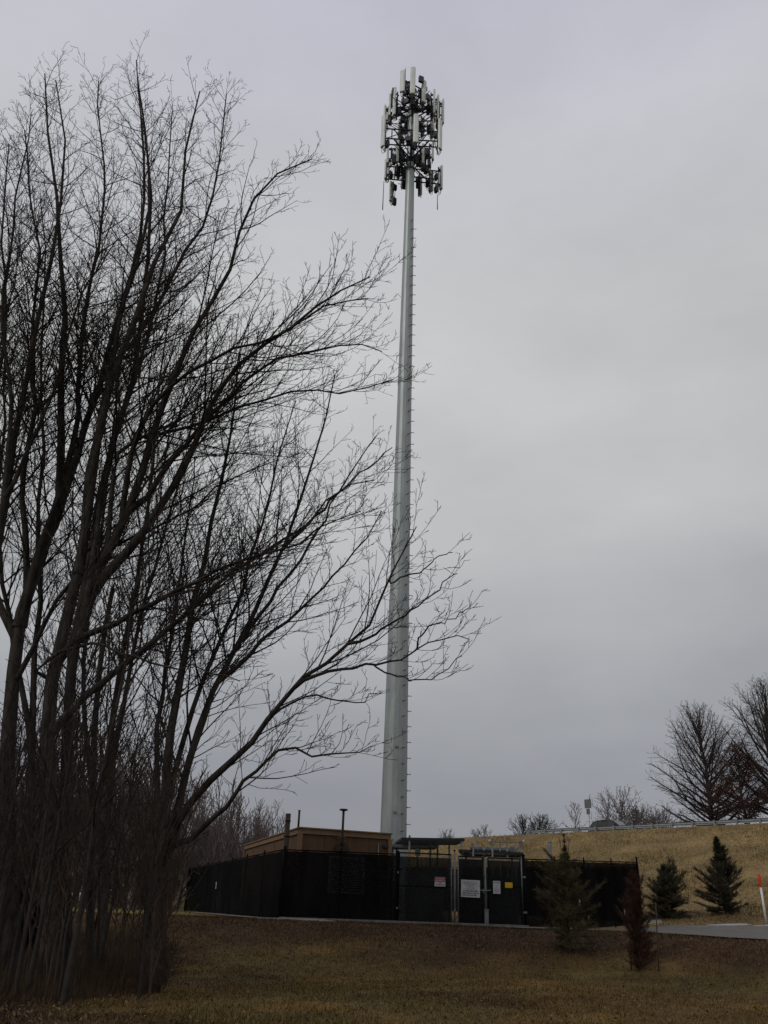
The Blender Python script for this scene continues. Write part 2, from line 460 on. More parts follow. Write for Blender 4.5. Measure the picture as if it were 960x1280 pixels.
# gravel spill at the fence foot
def patch(name, pts, mt, dz, label, cat, seed, group=None):
    """low irregular patch: outline of ground points with a ragged rim, domed a little"""
    r_ = random.Random(seed); P = np.asarray(pts, float); c = P.mean(0); rim = []
    n = len(P)
    for i in range(n):
        for k in range(7):
            q = P[i] + (P[(i + 1) % n] - P[i]) * k / 7; q = c + (q - c) * (1 + r_.uniform(-.14, .16)); rim.append(q)
    mb = MB(); rings = [(1.0, -.03), (.93, dz * .5), (.7, dz), (.35, dz * 1.2)]
    for s, z in rings:
        for q in rim:
            w = c + (q - c) * s; mb.v.append((w[0], w[1], hz(w[0], w[1]) + z + r_.uniform(-.008, .008)))
    m_ = len(rim)
    for a in range(3):
        for j in range(m_): mb.f.append((a * m_ + j, a * m_ + (j + 1) % m_, (a + 1) * m_ + (j + 1) % m_, (a + 1) * m_ + j))
    mb.v.append((c[0], c[1], hz(c[0], c[1]) + dz * 1.2)); k = len(mb.v) - 1
    for j in range(m_): mb.f.append((3 * m_ + j, 3 * m_ + (j + 1) % m_, k))
    return tag(part(name, mb, mt, smooth=True), label, cat, group)


def gxy(px, py): return ground(px, py)[:2]


g1 = [front(356, .35)[:2], front(400, .45)[:2], front(425, .7)[:2], front(410, 1.5)[:2], front(372, 1.2)[:2], front(345, .9)[:2], front(325, .8)[:2]]
kind(patch('gravel', g1, M['gravel'], .06, 'pale gravel spill at the fence corner', 'gravel', 3), 'stuff')
lf0 = np.array([C0[0], C0[1]]); lf1 = np.array([CL[0], CL[1]]); LD = (lf1 - lf0) / np.linalg.norm(lf1 - lf0); LNRM = np.array([LD[1], -LD[0]])
if LNRM[0] > 0: LNRM = -LNRM
ribbon('gravel_path', [lf0 + LNRM * .15 + LD * i for i in (0, 6, 12, 19)], [lf0 + LNRM * .75 + LD * i for i in (0, 6, 12, 19)], M['gravel'], .035, nsub=16, nseg=2)
tag(bpy.data.objects['gravel_path'], 'strip of pale gravel along the left fence foot', 'gravel strip')

# ------------------------------------------------------------------ fences
def chainlink(p0, u, width, z0, z1, pitch=.07, r=.0036):
    """diamond wire mesh as thin three-sided wires in the plane (u, z)"""
    Vv, Ff = [], []
    h = z1 - z0; u3 = np.array([u[0], u[1], 0]); n3 = np.array([u[1], -u[0], 0])
    k = -h
    while k < width:
        for sgn in (1, -1):
            if sgn == 1: a0, a1 = k, k + h
            else: a0, a1 = k + h, k
            # clip 0..width along the run
            def at_t(t): return a0 + (a1 - a0) * t
            ts = [0.0, 1.0]
            lo, hi = 0.0, 1.0
            s = (a1 - a0)
            tl, th = sorted(((0 - a0) / s, (width - a0) / s)); lo = max(lo, tl); hi = min(hi, th)
            if hi - lo < .01: continue
            P = p0 + u3 * at_t(lo) + Z3 * (z0 + h * lo) + n3 * (.003 * sgn); Q_ = p0 + u3 * at_t(hi) + Z3 * (z0 + h * hi) + n3 * (.003 * sgn)
            d = (Q_ - P) / np.linalg.norm(Q_ - P); b = np.cross(d, n3); i = len(Vv)
            for E in (P, Q_):
                for an in (0, 2.1, 4.2): Vv.append(E + (n3 * math.cos(an) + b * math.sin(an)) * r)
            for j in range(3): Ff.append((i + j, i + (j + 1) % 3, i + 3 + (j + 1) % 3, i + 3 + j))
        k += pitch
    mb = MB(); mb.v = Vv; mb.f = Ff; return mb


def sheet(p, q, z0f, z1, n=16, sag=.0, wob=.0, seed=0):
    """hanging fabric from p to q (xy), ground-following hem"""
    mb = MB(); r_ = random.Random(seed); p = np.asarray(p); q = np.asarray(q)
    nrm = np.array([(q - p)[1], -(q - p)[0]]); nrm = nrm / np.linalg.norm(nrm)
    rows = 5
    for i in range(n + 1):
        a = p + (q - p) * i / n; zb = z0f(a)
        for j in range(rows + 1):
            w = r_.uniform(-wob, wob) * (0 if j in (0, rows) else 1); t = j / rows
            top = z1 - sag * abs(math.sin(math.pi * i / n * 4))
            b = a + nrm * w; mb.v.append((b[0], b[1], zb + (top - zb) * t))
    for i in range(n):
        for j in range(rows):
            a = i * (rows + 1) + j; mb.f.append((a, a + rows + 1, a + rows + 2, a + 1))
    return mb


def fence(label, p, q, topz, nposts, tall_end=None, post_m='black', seed=0, first=True, last=True):
    p = np.asarray(p[:2]); q = np.asarray(q[:2]); d = (q - p) / np.linalg.norm(q - p); n = np.array([d[1], -d[0]])
    if np.dot(n, CAM[:2] - p) < 0: n = -n
    z0 = hz(*p); t = thing('privacy_fence', label, 'fence', (p[0], p[1], z0))
    def top(a): return topz(a)
    mb = MB(); k = 26; rows = 5; r_ = random.Random(seed)
    for i in range(k + 1):
        a = p + (q - p) * i / k; zb = hz(*a) + .05; zt = top(a) - .02 - .03 * abs(math.sin(i * 1.9)) - r_.uniform(0, .015)
        for j in range(rows + 1):
            w = (.018 + r_.uniform(-.012, .014) * (0 if j in (0, rows) else 1)); b = a + n * w
            mb.v.append((b[0], b[1], zb + (zt - zb) * j / rows))
    for i in range(k):
        for j in range(rows): a = i * (rows + 1) + j; mb.f.append((a, a + rows + 1, a + rows + 2, a + 1))
    part('mesh_panel', mb, M['screen'], t)
    rl = MB(); rl.tube([(*p, top(p)), (*((p + q) / 2), top((p + q) / 2)), (*q, top(q))], .024, 8); part('top_rail', rl, M['black'], t, True)
    L_ = np.linalg.norm(q - p)
    for i in range(nposts):
        if i == 0 and not first: continue
        if i == nposts - 1 and not last: continue
        a = p + (q - p) * i / (nposts - 1) - n * .045; h = top(a) + .09
        if tall_end is not None and i == nposts - 1: h += tall_end
        pb = MB(); rr = .045 if i in (0, nposts - 1) else .032
        pb.tube([(*a, hz(*a) - .2), (*a, h)], rr, 10); pb.tube([(*a, h), (*a, h + .03), (*a, h + .055)], [rr * 1.15, rr * 1.0, .006], 10)
        part('post', pb, M[post_m], t, True)
    return t


fence('black screened fence running back from its corner on the left of the tan shelter', C0, CL, lambda a: FZ, 8, seed=1)
P497 = front(497)
fence('black screened front fence before the tan shelter, hiding its vent', C0, P497, lambda a: FZ, 3, seed=2, first=False, last=False)


def rtop(a):
    w = np.linalg.norm(np.asarray(a) - C1[:2]) / np.linalg.norm(C2[:2] - C1[:2]); return C1[2] + (C2[2] - C1[2]) * w


fence('black screened fence right of the gates, behind the young pine', C1, C2, rtop, 5, tall_end=.10, seed=3, first=False)

KB = at(505, 1100, 57.0)
fence('black screened back fence of the compound behind the steel tower', C2, KB, lambda a: hz(*a) + 2.3, 7, seed=4, first=False)

# gates ------------------------------------------------------------
def gate(label, pxa, pxb, tpy, screen, name='chain_link_gate', mid=1108, silver=()):
    a = front(pxa); b = front(pxb); z1 = fz((pxa + pxb) / 2, tpy); z0 = .10; w = np.linalg.norm(b - a)
    t = thing(name, label, 'gate', (a[0], a[1], 0))
    fr = MB(); r = .026
    zm = fz((pxa + pxb) / 2, mid)
    for zz in (z0, zm, z1): part('rail', MB().tube([a + Z3 * zz, b + Z3 * zz], r, 8), M['black'], t, True)
    for e, k in ((a, 0), (b, 1)):
        s = MB(); s.tube([e + Z3 * z0, e + Z3 * z1], r, 8); part('stile', s, M['post_steel' if k in silver else 'black'], t, True)
    part('wire_mesh', chainlink(a + N3 * .03, FD, w, z0, z1), M['wire'], t)
    if screen:
        sm, zs = screen; mb = MB(); o_ = -N3 * .035
        mb.quad(a + o_ + Z3 * (z0 + .02), b + o_ + Z3 * (z0 + .02), b + o_ + Z3 * zs, a + o_ + Z3 * zs); part('mesh_panel', mb, M[sm], t)
    return t


g_big = gate('wide chain-link gate with a red and white notice near its latch', 498.5, 564, 1067, ('screen_thin', 2.36), silver=(1,))
for z in (.45, 1.9): part('hinge', MB().tube([front(498, .02, z), front(501, .03, z)], .04, 6), M['black'], g_big)
g_l = gate('narrow gate leaf carrying the large white printed sign', 573, 603.5, 1071, ('screen', fz(588, 1074)), silver=(0,))
g_r = gate('narrow gate leaf carrying the yellow sign', 610.5, 651, 1073, ('screen_thin', fz(630, 1076)))
lt = MB(); lt.tube([front(600, .05, fz(606, 1113)), front(606, .10, fz(606, 1113.6)), front(613, .05, fz(606, 1112.6))], .02, 8)
lt.bar(front(604, .08, fz(606, 1117)), front(604, .08, fz(606, 1111)), .03)
part('latch', lt, M['steel'], g_l)
db = MB(); db.tube([front(606, .05, .03), front(606, .05, fz(606, 1112))], .018, 8); part('drop_bar', db, M['dark_steel'], g_l, True)


def gatepost(label, px, topy, rad, m, extra=None):
    p = front(px, -.02); t = thing('gate_post', label, 'gate post', (p[0], p[1], 0)); z1 = fz(px, topy)
    mb = MB(); mb.tube([p - Z3 * .3, p + Z3 * z1], rad, 12); part('post', mb, M[m], t, True)
    cb = MB(); cb.tube([p + Z3 * z1, p + Z3 * (z1 + .03), p + Z3 * (z1 + .07)], [rad * 1.2, rad * 1.1, .008], 12); part('cap', cb, M['black'], t, True)
    for z in (.5, 1.75):
        h = MB(); h.tube([p + Z3 * z, p + Z3 * (z + .07)], rad * 1.35, 10); part('hinge', h, M['steel'], t)
    return t


gatepost('galvanised gate post beside the red and white notice', 568.5, 1064, .034, 'post_steel')
gatepost('black gate post where the wide gate hangs on the front fence', 497, 1065, .04, 'black')
gatepost('thick black gate post at the right end of the gates', 655.5, 1069.5, .058, 'black')
gatepost('slim steel centre post between the two narrow gate leaves', 607, 1071, .034, 'steel')
cp = MB(); q = front(606.8, .10); cp.box(q + Z3 * .28, U3 * .075, N3 * .06, Z3 * .28); cp.box(q + Z3 * .585, U3 * .085, N3 * .07, Z3 * .02)
tag(part('gate_stop', cp, M['steel']), 'squat grey gate stop at the foot between the two narrow leaves', 'gate stop')

# signs --------------------------------------------------------------
def text_mesh(name, body, size, loc, mt, parent, sx=1.0, u=U3, n=N3, align='CENTER'):
    cu = bpy.data.curves.new('lettering', 'FONT'); cu.body = body; cu.size = size; cu.align_x = align; cu.align_y = 'CENTER'; cu.extrude = .001; cu.offset = size * .012
    to = bpy.data.objects.new('lettering', cu); C.objects.link(to)
    bpy.context.view_layer.update()
    me = bpy.data.meshes.new_from_object(to.evaluated_get(bpy.context.evaluated_depsgraph_get()))
    bpy.data.objects.remove(to)
    o = org(parent)
    for v in me.vertices:
        w = loc + u * (v.co.x * sx) + Z3 * v.co.y + n * (v.co.z); v.co = Vector(w - o)
    return link(name, me, mt, parent)


def plate(px0, py0, px1, py1, off=.06, tilt=0.0):
    pc = ((px0 + px1) / 2, (py0 + py1) / 2); c = front(pc[0], off); c[2] = fz(*pc)
    w = np.linalg.norm(front(px1) - front(px0)) / 2; h = (fz(pc[0], py0) - fz(pc[0], py1)) / 2
    u = U3 * math.cos(tilt) + Z3 * math.sin(tilt); z = Z3 * math.cos(tilt) - U3 * math.sin(tilt)
    return c, w, h, u, z


def bolts(c, w, h, u, z, root):
    for sx in (-.88, .88):
        for sz in (-.9, .9):
            mb = MB(); p = c + u * w * sx + z * h * sz + N3 * .004; mb.tube([p, p + N3 * .008], .008, 6); part('bolt', mb, M['steel'], root)


c, w, h, u, z = plate(543, 1096.4, 556.3, 1108)
t = thing('notice_sign', 'small sign with red top half and white bottom half on the wide gate', 'sign', c)
part('sign_plate', MB().box(c, u * w, N3 * .004, z * h), M['sign_white'], t)
part('red_field', MB().box(c + z * h * .46 + N3 * .006, u * w * .97, N3 * .002, z * h * .51), M['sign_red'], t)
for s, f, cc, m_ in (('PRIVATE', .66, .15, 'sign_white'), ('PROPERTY', .22, .15, 'sign_white'), ('NO', -.26, .13, 'sign_red'), ('TRESPASSING', -.64, .105, 'ink')):
    text_mesh('lettering', s, h * 2 * cc * 1.65, c + z * h * f + N3 * .010, M[m_], t, sx=1.0 if s != 'TRESPASSING' else .95)
bolts(c, w, h, u, z, t)

c, w, h, u, z = plate(576, 1100, 599.5, 1121.6, tilt=-.015)
t = thing('printed_sign', 'large white sign of dense black print on the narrow gate', 'sign', c)
part('sign_plate', MB().box(c, u * w, N3 * .004, z * h), M['sign_white'], t)
r_ = random.Random(4)
def words_row(mt, zc, hh, x0, x1, gap, wmin, wmax, strokes):
    x = x0
    while x < x1 - wmin * .6:
        mb = MB(); ww = min(r_.uniform(wmin, wmax), x1 - x); k = max(2, int(ww / strokes))
        for i in range(k):                                   # each word is a run of unreadable letter strokes
            xx = x + (i + .5) * ww / k; hs = hh * r_.uniform(.75, 1)
            mb.box(c + u * xx + z * zc + N3 * .0065, u * (ww / k * .30), N3 * .0015, z * hs * .5)
            if r_.random() < .6: mb.box(c + u * (xx + ww / k * .3) + z * (zc + r_.choice((-.4, 0, .4)) * hs) + N3 * .0065, u * (ww / k * .3), N3 * .001, z * hs * .1)
        mb.box(c + u * (x + ww / 2) + z * zc + N3 * .0055, u * ww * .49, N3 * .0005, z * hh * .06)
        part('word', mb, M[mt], t); x += ww + gap
for i, (zc, a, b) in enumerate(((.80, -.70, .70), (.68, -.85, .86), (.56, -.75, .8), (.44, -.6, .65), (.32, -.5, .5), (.18, -.5, .45), (.06, -.35, .4), (-.06, -.8, .75))):
    words_row('ink_grey', h * zc, h * .075, w * a, w * b, w * .05, w * .12, w * .32, w * .035)
for zc, a, b in ((-.28, -.8, .85), (-.52, -.88, .92), (-.76, -.85, .62)):
    words_row('ink', h * zc, h * .17, w * a, w * b, w * .07, w * .2, w * .5, w * .07)
bolts(c, w, h, u, z, t)

c, w, h, u, z = plate(616, 1101.2, 625, 1117.2)
t = thing('antenna_notice', 'tall narrow white sign with dark header and antenna symbol beside the yellow sign', 'sign', c)
part('sign_plate', MB().box(c, u * w, N3 * .004, z * h), M['sign_white'], t)
text_mesh('lettering', 'NOTICE', h * .30, c + z * h * .74 + N3 * .008, M['ink'], t, sx=.9)
sy = MB(); b0 = c + z * h * .05 + N3 * .006
sy.bar(b0 - z * h * .14, b0 + z * h * .28, .012, .003); sy.bar(b0, b0 + u * w * .36 + z * h * .30, .012, .003); sy.bar(b0, b0 - u * w * .36 + z * h * .30, .012, .003)
for s_ in (-1, 1): sy.bar(b0 + u * w * .30 * s_ - z * h * .2, b0 + u * w * .55 * s_ + z * h * .02, .008, .003)
part('antenna_symbol', sy, M['ink'], t)
fp = MB()
for k in range(5): fp.box(c - z * h * (.28 + .13 * k) + N3 * .006, u * w * (.72 - .08 * (k % 2)), N3 * .001, z * h * .022)
part('fine_print', fp, M['ink_grey'], t)

c, w, h, u, z = plate(631, 1103, 640.3, 1110)
t = thing('caution_sign', 'small plain yellow sign on the right gate leaf', 'sign', c)
part('sign_plate', MB().box(c, u * w, N3 * .004, z * h), M['sign_yellow'], t)
bolts(c, w, h, u, z, t)


def fence_tag_glint(label, p, q, px, py0, py1, wid, topz):
    """tag, or stand-in for a shiny post bit, on fence run p-q at px"""
    p = np.asarray(p[:2]); q = np.asarray(q[:2]); D = (q - p); d = ray(px, (py0 + py1) / 2)
    a = np.array([[d[0], -D[0]], [d[1], -D[1]]]); tt = np.linalg.solve(a, p - CAM[:2]); xy = p + D * tt[1]; D = D / np.linalg.norm(D)
    n = np.array([D[1], -D[0]]);
    if np.dot(n, CAM[:2] - xy) < 0: n = -n
    xy = xy + n * .06; z0 = CAM[2] + ray(px, py1)[2] / ray(px, py1)[1] * xy[1]; z1 = CAM[2] + ray(px, py0)[2] / ray(px, py0)[1] * xy[1]
    c = np.array([xy[0], xy[1], (z0 + z1) / 2]); t = thing('fence_tag_glint', label, 'tag', c)
    u = np.array([D[0], D[1], 0]); nn = np.array([n[0], n[1], 0])
    part('tag_glint_plate', MB().box(c, u * wid / 2, nn * .004, Z3 * (z1 - z0) / 2), M['sign_white'], t)
    return t, c, u, nn, (z1 - z0) / 2


t, c, u, nn, h = fence_tag_glint('small white tag with a dark mark on the left screened fence', C0, CL, 271.5, 1102.5, 1111, .17, FZ)
mk = MB(); mk.box(c + nn * .006 - Z3 * h * .15, u * .02, nn * .001, Z3 * h * .35); part('dark_mark', mk, M['ink'], t)
fence_tag_glint('thin white strip put in for a shiny silver post bit seen through the pine', C1, C2, 723, 1123.5, 1131, .06, FZ)  # white plates here and below stand in for the glint of silver fence posts
fence_tag_glint('thin white strip put in for a shiny post bit low on the right fence beside the brown dead conifer', C1, C2, 779.3, 1136, 1143.5, .06, FZ)
fence_tag_glint('short white fleck put in for a shiny post bit near the hem of the right fence', C1, C2, 734.5, 1145, 1149.5, .04, FZ)

# ------------------------------------------------------------------ shelter
B0 = at(375, 1034.5, 38.0); BZ = B0[2]; B1 = atz(489, 1042.5, BZ); B2 = atz(306, 1056.5, BZ)
print('shelter', B0, B1, B2)
bu = (B1 - B0); bv = (B2 - B0); bu[2] = bv[2] = 0
B3 = B1 + bv
bun = bu / np.linalg.norm(bu); bvn = bv / np.linalg.norm(bv)
nf = np.array([bun[1], -bun[0], 0]); nl = np.array([bvn[1], -bvn[0], 0])
if nl[0] > 0: nl = -nl
t = thing('equipment_shelter', 'tan stucco equipment shelter with flat roof and rust brown vent pipes behind the black fence', 'shelter', (B0[0], B0[1], 0))


def g0(p, z): return np.array([p[0], p[1], z])


ins = .06
w0 = [g0(B0 + (bun + bvn) * ins, -.1), g0(B1 + (-bun + bvn) * ins, -.1), g0(B3 + (-bun - bvn) * ins, -.1), g0(B2 + (bun - bvn) * ins, -.1)]
mb = MB(); mb.prism(w0, (0, 0, BZ - .22 + .1)); part('wall', mb, M['stucco'], t)
mb = MB(); mb.prism([g0(p, BZ - .22) for p in (B0, B1, B3, B2)], (0, 0, .20)); part('fascia', mb, M['stucco_trim'], t)
mb = MB(); e = .05; mb.prism([g0(B0 - (bun + bvn) * e, BZ - .018), g0(B1 + (bun - bvn) * e, BZ - .018), g0(B3 + (bun + bvn) * e, BZ - .018), g0(B2 + (bvn - bun) * e, BZ - .018)], (0, 0, .05)); part('roof', mb, M['stucco_trim'], t)
for cnr, a, b in ((B0, bun, bvn), (B1, -bun, bvn), (B2, bun, -bvn)):
    mb = MB(); p = g0(cnr, 0) + (a + b) * .045; mb.box(p + Z3 * (BZ - .22) / 2, a * .085, b * .085, Z3 * ((BZ - .224) / 2)); part('corner_trim', mb, M['stucco_trim'], t)


def onwall(px, py, off=.02):            # point of the shelter's front wall
    d = ray(px, py); a = np.array([[d[0], -bun[0]], [d[1], -bun[1]]]); o = (B0 + bvn * ins)[:2] + nf[:2] * off
    tt = np.linalg.solve(a, o - CAM[:2]); return CAM + d * tt[0]


for f_ in (.27, .52, .76):
    p = B0 + bu * f_; p = g0(p, 0) + bvn * ins; part('panel_joint', MB().box(p + Z3 * (BZ - .24) / 2 + nf * .006, bun * .006, nf * .004, Z3 * (BZ - .24) / 2), M['rust_pipe'], t)
for f_ in (.2, .4, .6, .8):
    p = B0 + bv * f_; p = g0(p, 0) + bun * ins; part('panel_joint', MB().box(p + Z3 * (BZ - .24) / 2 + nl * .006, bvn * .006, nl * .004, Z3 * (BZ - .24) / 2), M['rust_pipe'], t)
cdt = g0(B0 + bu * .86, 0) + bvn * ins + nf * .05
part('conduit', MB().tube([cdt + Z3 * .3, cdt + Z3 * (BZ - .5), cdt + Z3 * (BZ - .36) - nf * .08], .025, 8), M['steel'], t, True)
cdt = g0(B0 + bu * .93, 0) + bvn * ins + nf * .05
part('electrical_box', MB().box(cdt + Z3 * (BZ - .5), bun * .09, nf * .06, Z3 * .07), M['dark_steel'], t)  # small electrical box high on the front wall, not a lamp
# louvre
a = onwall(412.5, 1071); b = onwall(453, 1117); lw = abs(np.dot(b - a, bun)) / 2; lh = (a[2] - b[2]) / 2; lc = (a + b) / 2
fr = MB()
for s_ in (-1, 1):
    fr.box(lc + bun * lw * s_ + nf * .03, bun * .03, nf * .05, Z3 * (lh + .03)); fr.box(lc + Z3 * lh * s_ + nf * .028, bun * (lw - .03), nf * .045, Z3 * .03)
lv = part('louver_vent', fr, M['louver'], t)
sl = MB(); k = 15
for i in range(k):
    zz = -lh + (i + .5) * 2 * lh / k; sl.box(lc + Z3 * zz + nf * .03, bun * (lw - .032), nf * .03 + Z3 * -.02, Z3 * .007)
part('slats', sl, M['louver'], lv)
# exhaust hood with vertical stack and rain cap
hc = onwall(425.5, 1057, .0); pz = onwall(429, 1048, .32)
hd = MB(); ring = []
for i in range(13):
    an = math.pi * i / 12; ring.append(bun * math.cos(an) * .30 + Z3 * (math.sin(an) * .34 - .22))
hd.prism([hc + q for q in ring], nf * .30)
part('exhaust_hood', hd, M['rust_pipe'], t)
sp_ = MB(); top = onwall(429.5, 1014, .32)
base = np.array([top[0], top[1], pz[2] - .1]); hz1 = onwall(429, 1071, .32); hz1[0] = top[0]; hz1[1] = top[1]
sp_.tube([hc + nf * .2 - Z3 * .05, base - Z3 * .12, base, base * .5 + top * .5, top], [.06, .06, .055, .05, .05], 10)
sp_.tube([top + Z3 * .0, top + Z3 * .03, top + Z3 * .05, top + Z3 * .09], [.06, .17, .18, .16], 12)
sk = part('exhaust_stack', sp_, M['rust_pipe'], t, True)
br = MB(); br.bar(hc + nf * .02 + bun * -.18 + Z3 * .28, base + Z3 * .2, .03); br.bar(hc + nf * .02 + bun * .18 + Z3 * .28, base + Z3 * .2, .03); part('bracket', br, M['stucco_trim'], sk)
# pipes on the left wall
pp = at(360.5, 1017, 37.9); q = MB(); q.tube([g0(pp, 0), g0(pp, pp[2])], .105, 12); q.tube([g0(pp, pp[2] - .30), g0(pp, pp[2] - .26)], .13, 12); q.tube([g0(pp, pp[2] - .9), g0(pp, pp[2] - .85)], .13, 12)
tag(part('flue_pipe', q, M['rust_pipe'], None, True), 'thick dark flue pipe standing at the fence corner beside the shelter', 'pipe')
pp = at(374.3, 1013.5, 38.9) + nl * .0; q = MB(); q.tube([g0(pp, BZ - .05), g0(pp, pp[2])], .045, 10); q.tube([g0(pp, pp[2]), g0(pp, pp[2] + .03)], .055, 10); part('vent_pipe', q, M['rust_pipe'], t, True)

# cabinets behind the gates
def cabinet(label, px, Y, w, d, h, mt='cabinet', z0=.12, group=None):
    p = atx(px, Y, .5); p[2] = hz(p[0], p[1]); t = thing('equipment_cabinet', label, 'cabinet', p, group)
    b = MB(); b.box(p + Z3 * (z0 + h / 2), U3 * w / 2, N3 * d / 2, Z3 * h / 2); part('body', b, M[mt], t)
    b = MB(); b.box(p + Z3 * (z0 + h + .025), U3 * (w / 2 + .04), N3 * (d / 2 + .04), Z3 * .025); part('lid', b, M[mt], t)
    b = MB(); b.box(p + Z3 * (z0 / 2), U3 * w * .45, N3 * d * .45, Z3 * z0 / 2); part('plinth', b, M['concrete'], t)
    b = MB(); b.box(p + N3 * (d / 2 + .012) + Z3 * (z0 + h / 2), U3 * w * .44, N3 * .012, Z3 * h * .46); dr = part('door', b, M[mt], t)
    b = MB(); b.bar(p + N3 * (d / 2 + .045) + U3 * w * .34 + Z3 * (z0 + h * .45), p + N3 * (d / 2 + .045) + U3 * w * .34 + Z3 * (z0 + h * .6), .025); part('handle', b, M['steel'], dr)


cabinet('pale grey cabinet behind the wide gate', 530, 39.5, 1.5, .8, 1.85)
cabinet('narrow dark cabinet behind the leaf with the white sign', 590, 39.6, .9, .8, 1.7, 'dark_steel')
cabinet('dark cabinet behind the leaf with the yellow sign', 629, 39.6, 1.0, .8, 1.7, 'dark_steel')

# pipe racks / ice bridge above the fence
def rack(label, corners, posts, Zt, mt='dark_steel', name='cable_rack', tilt=0):
    """grating tray on pipe posts; corners and posts are xy"""
    c_ = np.mean([q for q in corners], 0); t = thing(name, label, 'cable rack', (c_[0], c_[1], hz(*c_)))
    P = [np.array([q[0], q[1], Zt]) for q in corners]; f = MB()
    for i in range(4): f.bar(P[i], P[(i + 1) % 4], .06, .10)
    part('tray_frame', f, M[mt], t)
    g = MB(); n = 34
    for i in range(1, n):
        s = i / n; a = P[0] + (P[1] - P[0]) * s; b = P[3] + (P[2] - P[3]) * s; g.bar(a, b, .045, .03)
    part('grating', g, M[mt], t)
    for q, zt in posts:
        b = MB(); b.tube([(q[0], q[1], hz(*q) - .1), (q[0], q[1], zt)], .045, 10); b.tube([(q[0], q[1], zt), (q[0], q[1], zt + .04)], [.05, .02], 10); part('post', b, M['post_steel'], t, True)
    return t


zi = at(545, 1052, 41.0)[2]
A = at(503, 1046.5, 42.5); Bq = at(579, 1052.5, 40.2)
def bx(px, Y, z): return atx(px, Y, z)[:2]
cn = [bx(503, 40.0, zi), bx(580, 39.3, zi), bx(570, 42.0, zi), bx(494, 43.0, zi)]
rack('long dark cable bridge from the tower foot above the wide gate', cn,
     [(bx(512, 39.95, zi), at(512, 1045, 39.95)[2]), (bx(577, 39.35, zi), at(577, 1050, 39.35)[2]), (bx(496, 42.8, zi), zi + .05), (bx(561.5, 39.9, zi), at(561, 1057, 39.9)[2] - .02), (bx(547, 41.5, zi), zi)], zi, name='cable_bridge')
zj = at(612, 1066, 40)[2]
cn = [bx(574, 39.2, zj), bx(653, 39.8, zj), bx(648, 42.0, zj), bx(578, 41.8, zj)]
rack('lower dark equipment canopy on short galvanised posts above the narrow gates', cn,
     [(bx(591.5, 39.25, zj), at(591.5, 1055.5, 39.25)[2]), (bx(605, 41.6, zj), at(605, 1058, 41.6)[2]), (bx(615.5, 39.5, zj), at(615.5, 1049, 39.5)[2]), (bx(634, 39.7, zj), at(634, 1048.5, 39.7)[2]), (bx(651, 39.9, zj), at(651, 1052, 39.9)[2])], zj, name='equipment_canopy')
zk = atx(520, 41, 0)[2]; zk = at(520, 1058.5, 41.5)[2]
cn = [bx(484, 41.2, zk), bx(546, 40.6, zk), bx(543, 42.2, zk), bx(486, 43.2, zk)]
rack('short lower tray tucked under the long cable bridge beside the shelter', cn, [(bx(491, 41.3, zk), zk + .25), (bx(538, 40.75, zk), zk + .05)], zk, mt='steel', name='cable_tray')
zl = at(630, 1061, 43)[2]
cn = [bx(588, 43.0, zl), bx(646, 43.2, zl), bx(642, 44.6, zl), bx(590, 44.4, zl)]
rack('pale upper pipe frame standing behind the lower equipment canopy', cn, [(bx(597, 43.05, zl), zl + .3), (bx(625, 43.1, zl), zl + .35), (bx(644, 43.2, zl), zl + .2)], zl, mt='steel', name='pipe_frame')
for k_, (px, Y, top_) in enumerate(((521, 40.6, 1060), (583, 40.4, 1062), (641.5, 41.0, 1058))):
    p = atx(px, Y, 1.0); p[2] = hz(*p[:2]); e = at(px, top_, Y); e[:2] = p[:2]
    q_ = MB(); q_.tube([p, e], .04, 8); q_.box(e - Z3 * .18 + N3 * .09, U3 * .11, N3 * .05, Z3 * .14)
    tag(part('equipment_post', q_, M['post_steel']), ('short post with a grey box just above the wide gate', 'short post with a grey box between the cable bridge and lower canopy', 'short post with a grey box near the right end of the lower canopy')[k_], 'post')
# handrail pipes and small bits over the canopy
r1 = MB(); r1.tube([at(612, 1052, 39.5), at(652, 1053.5, 39.9)], .018, 8)
t_ = thing('antenna_rail', 'thin level pipe joining the posts over the lower canopy', 'rail pipe', at(632, 1052.5, 39.7)); part('pipe', r1, M['post_steel'], t_, True)
pb = atx(687.5, 43.5, 1.0); pb[2] = hz(*pb[:2]); pt = at(687.5, 1053, 43.5)
q = MB(); q.tube([pb, pt], .085, 10); q.tube([pt, pt + Z3 * .05], [.09, .03], 10)
tag(part('steel_bollard', q, M['post_steel'], None, True), 'lone grey pipe post rising over the right fence', 'post')
for px, py, lab in ((611.2, 1050.8, 'small white floodlight on the left post of the lower canopy'), (654, 1051.2, 'small white floodlight at the right end of the lower canopy')):
    p = at(px, py, 39.45 if px < 630 else 39.85); t = thing('floodlight', lab, 'lamp', p)
    b = MB(); b.box(p, U3 * .055, N3 * .04, Z3 * .05); part('lamp_housing', b, M['steel'], t)
    b = MB(); b.box(p + N3 * .045, U3 * .05, N3 * .006, Z3 * .045); part('lens', b, M['white'], t)
    b = MB(); b.bar(p - Z3 * .05, p - Z3 * .16 + U3 * (.10 if px < 630 else -.08), .03); part('bracket', b, M['steel'], t)

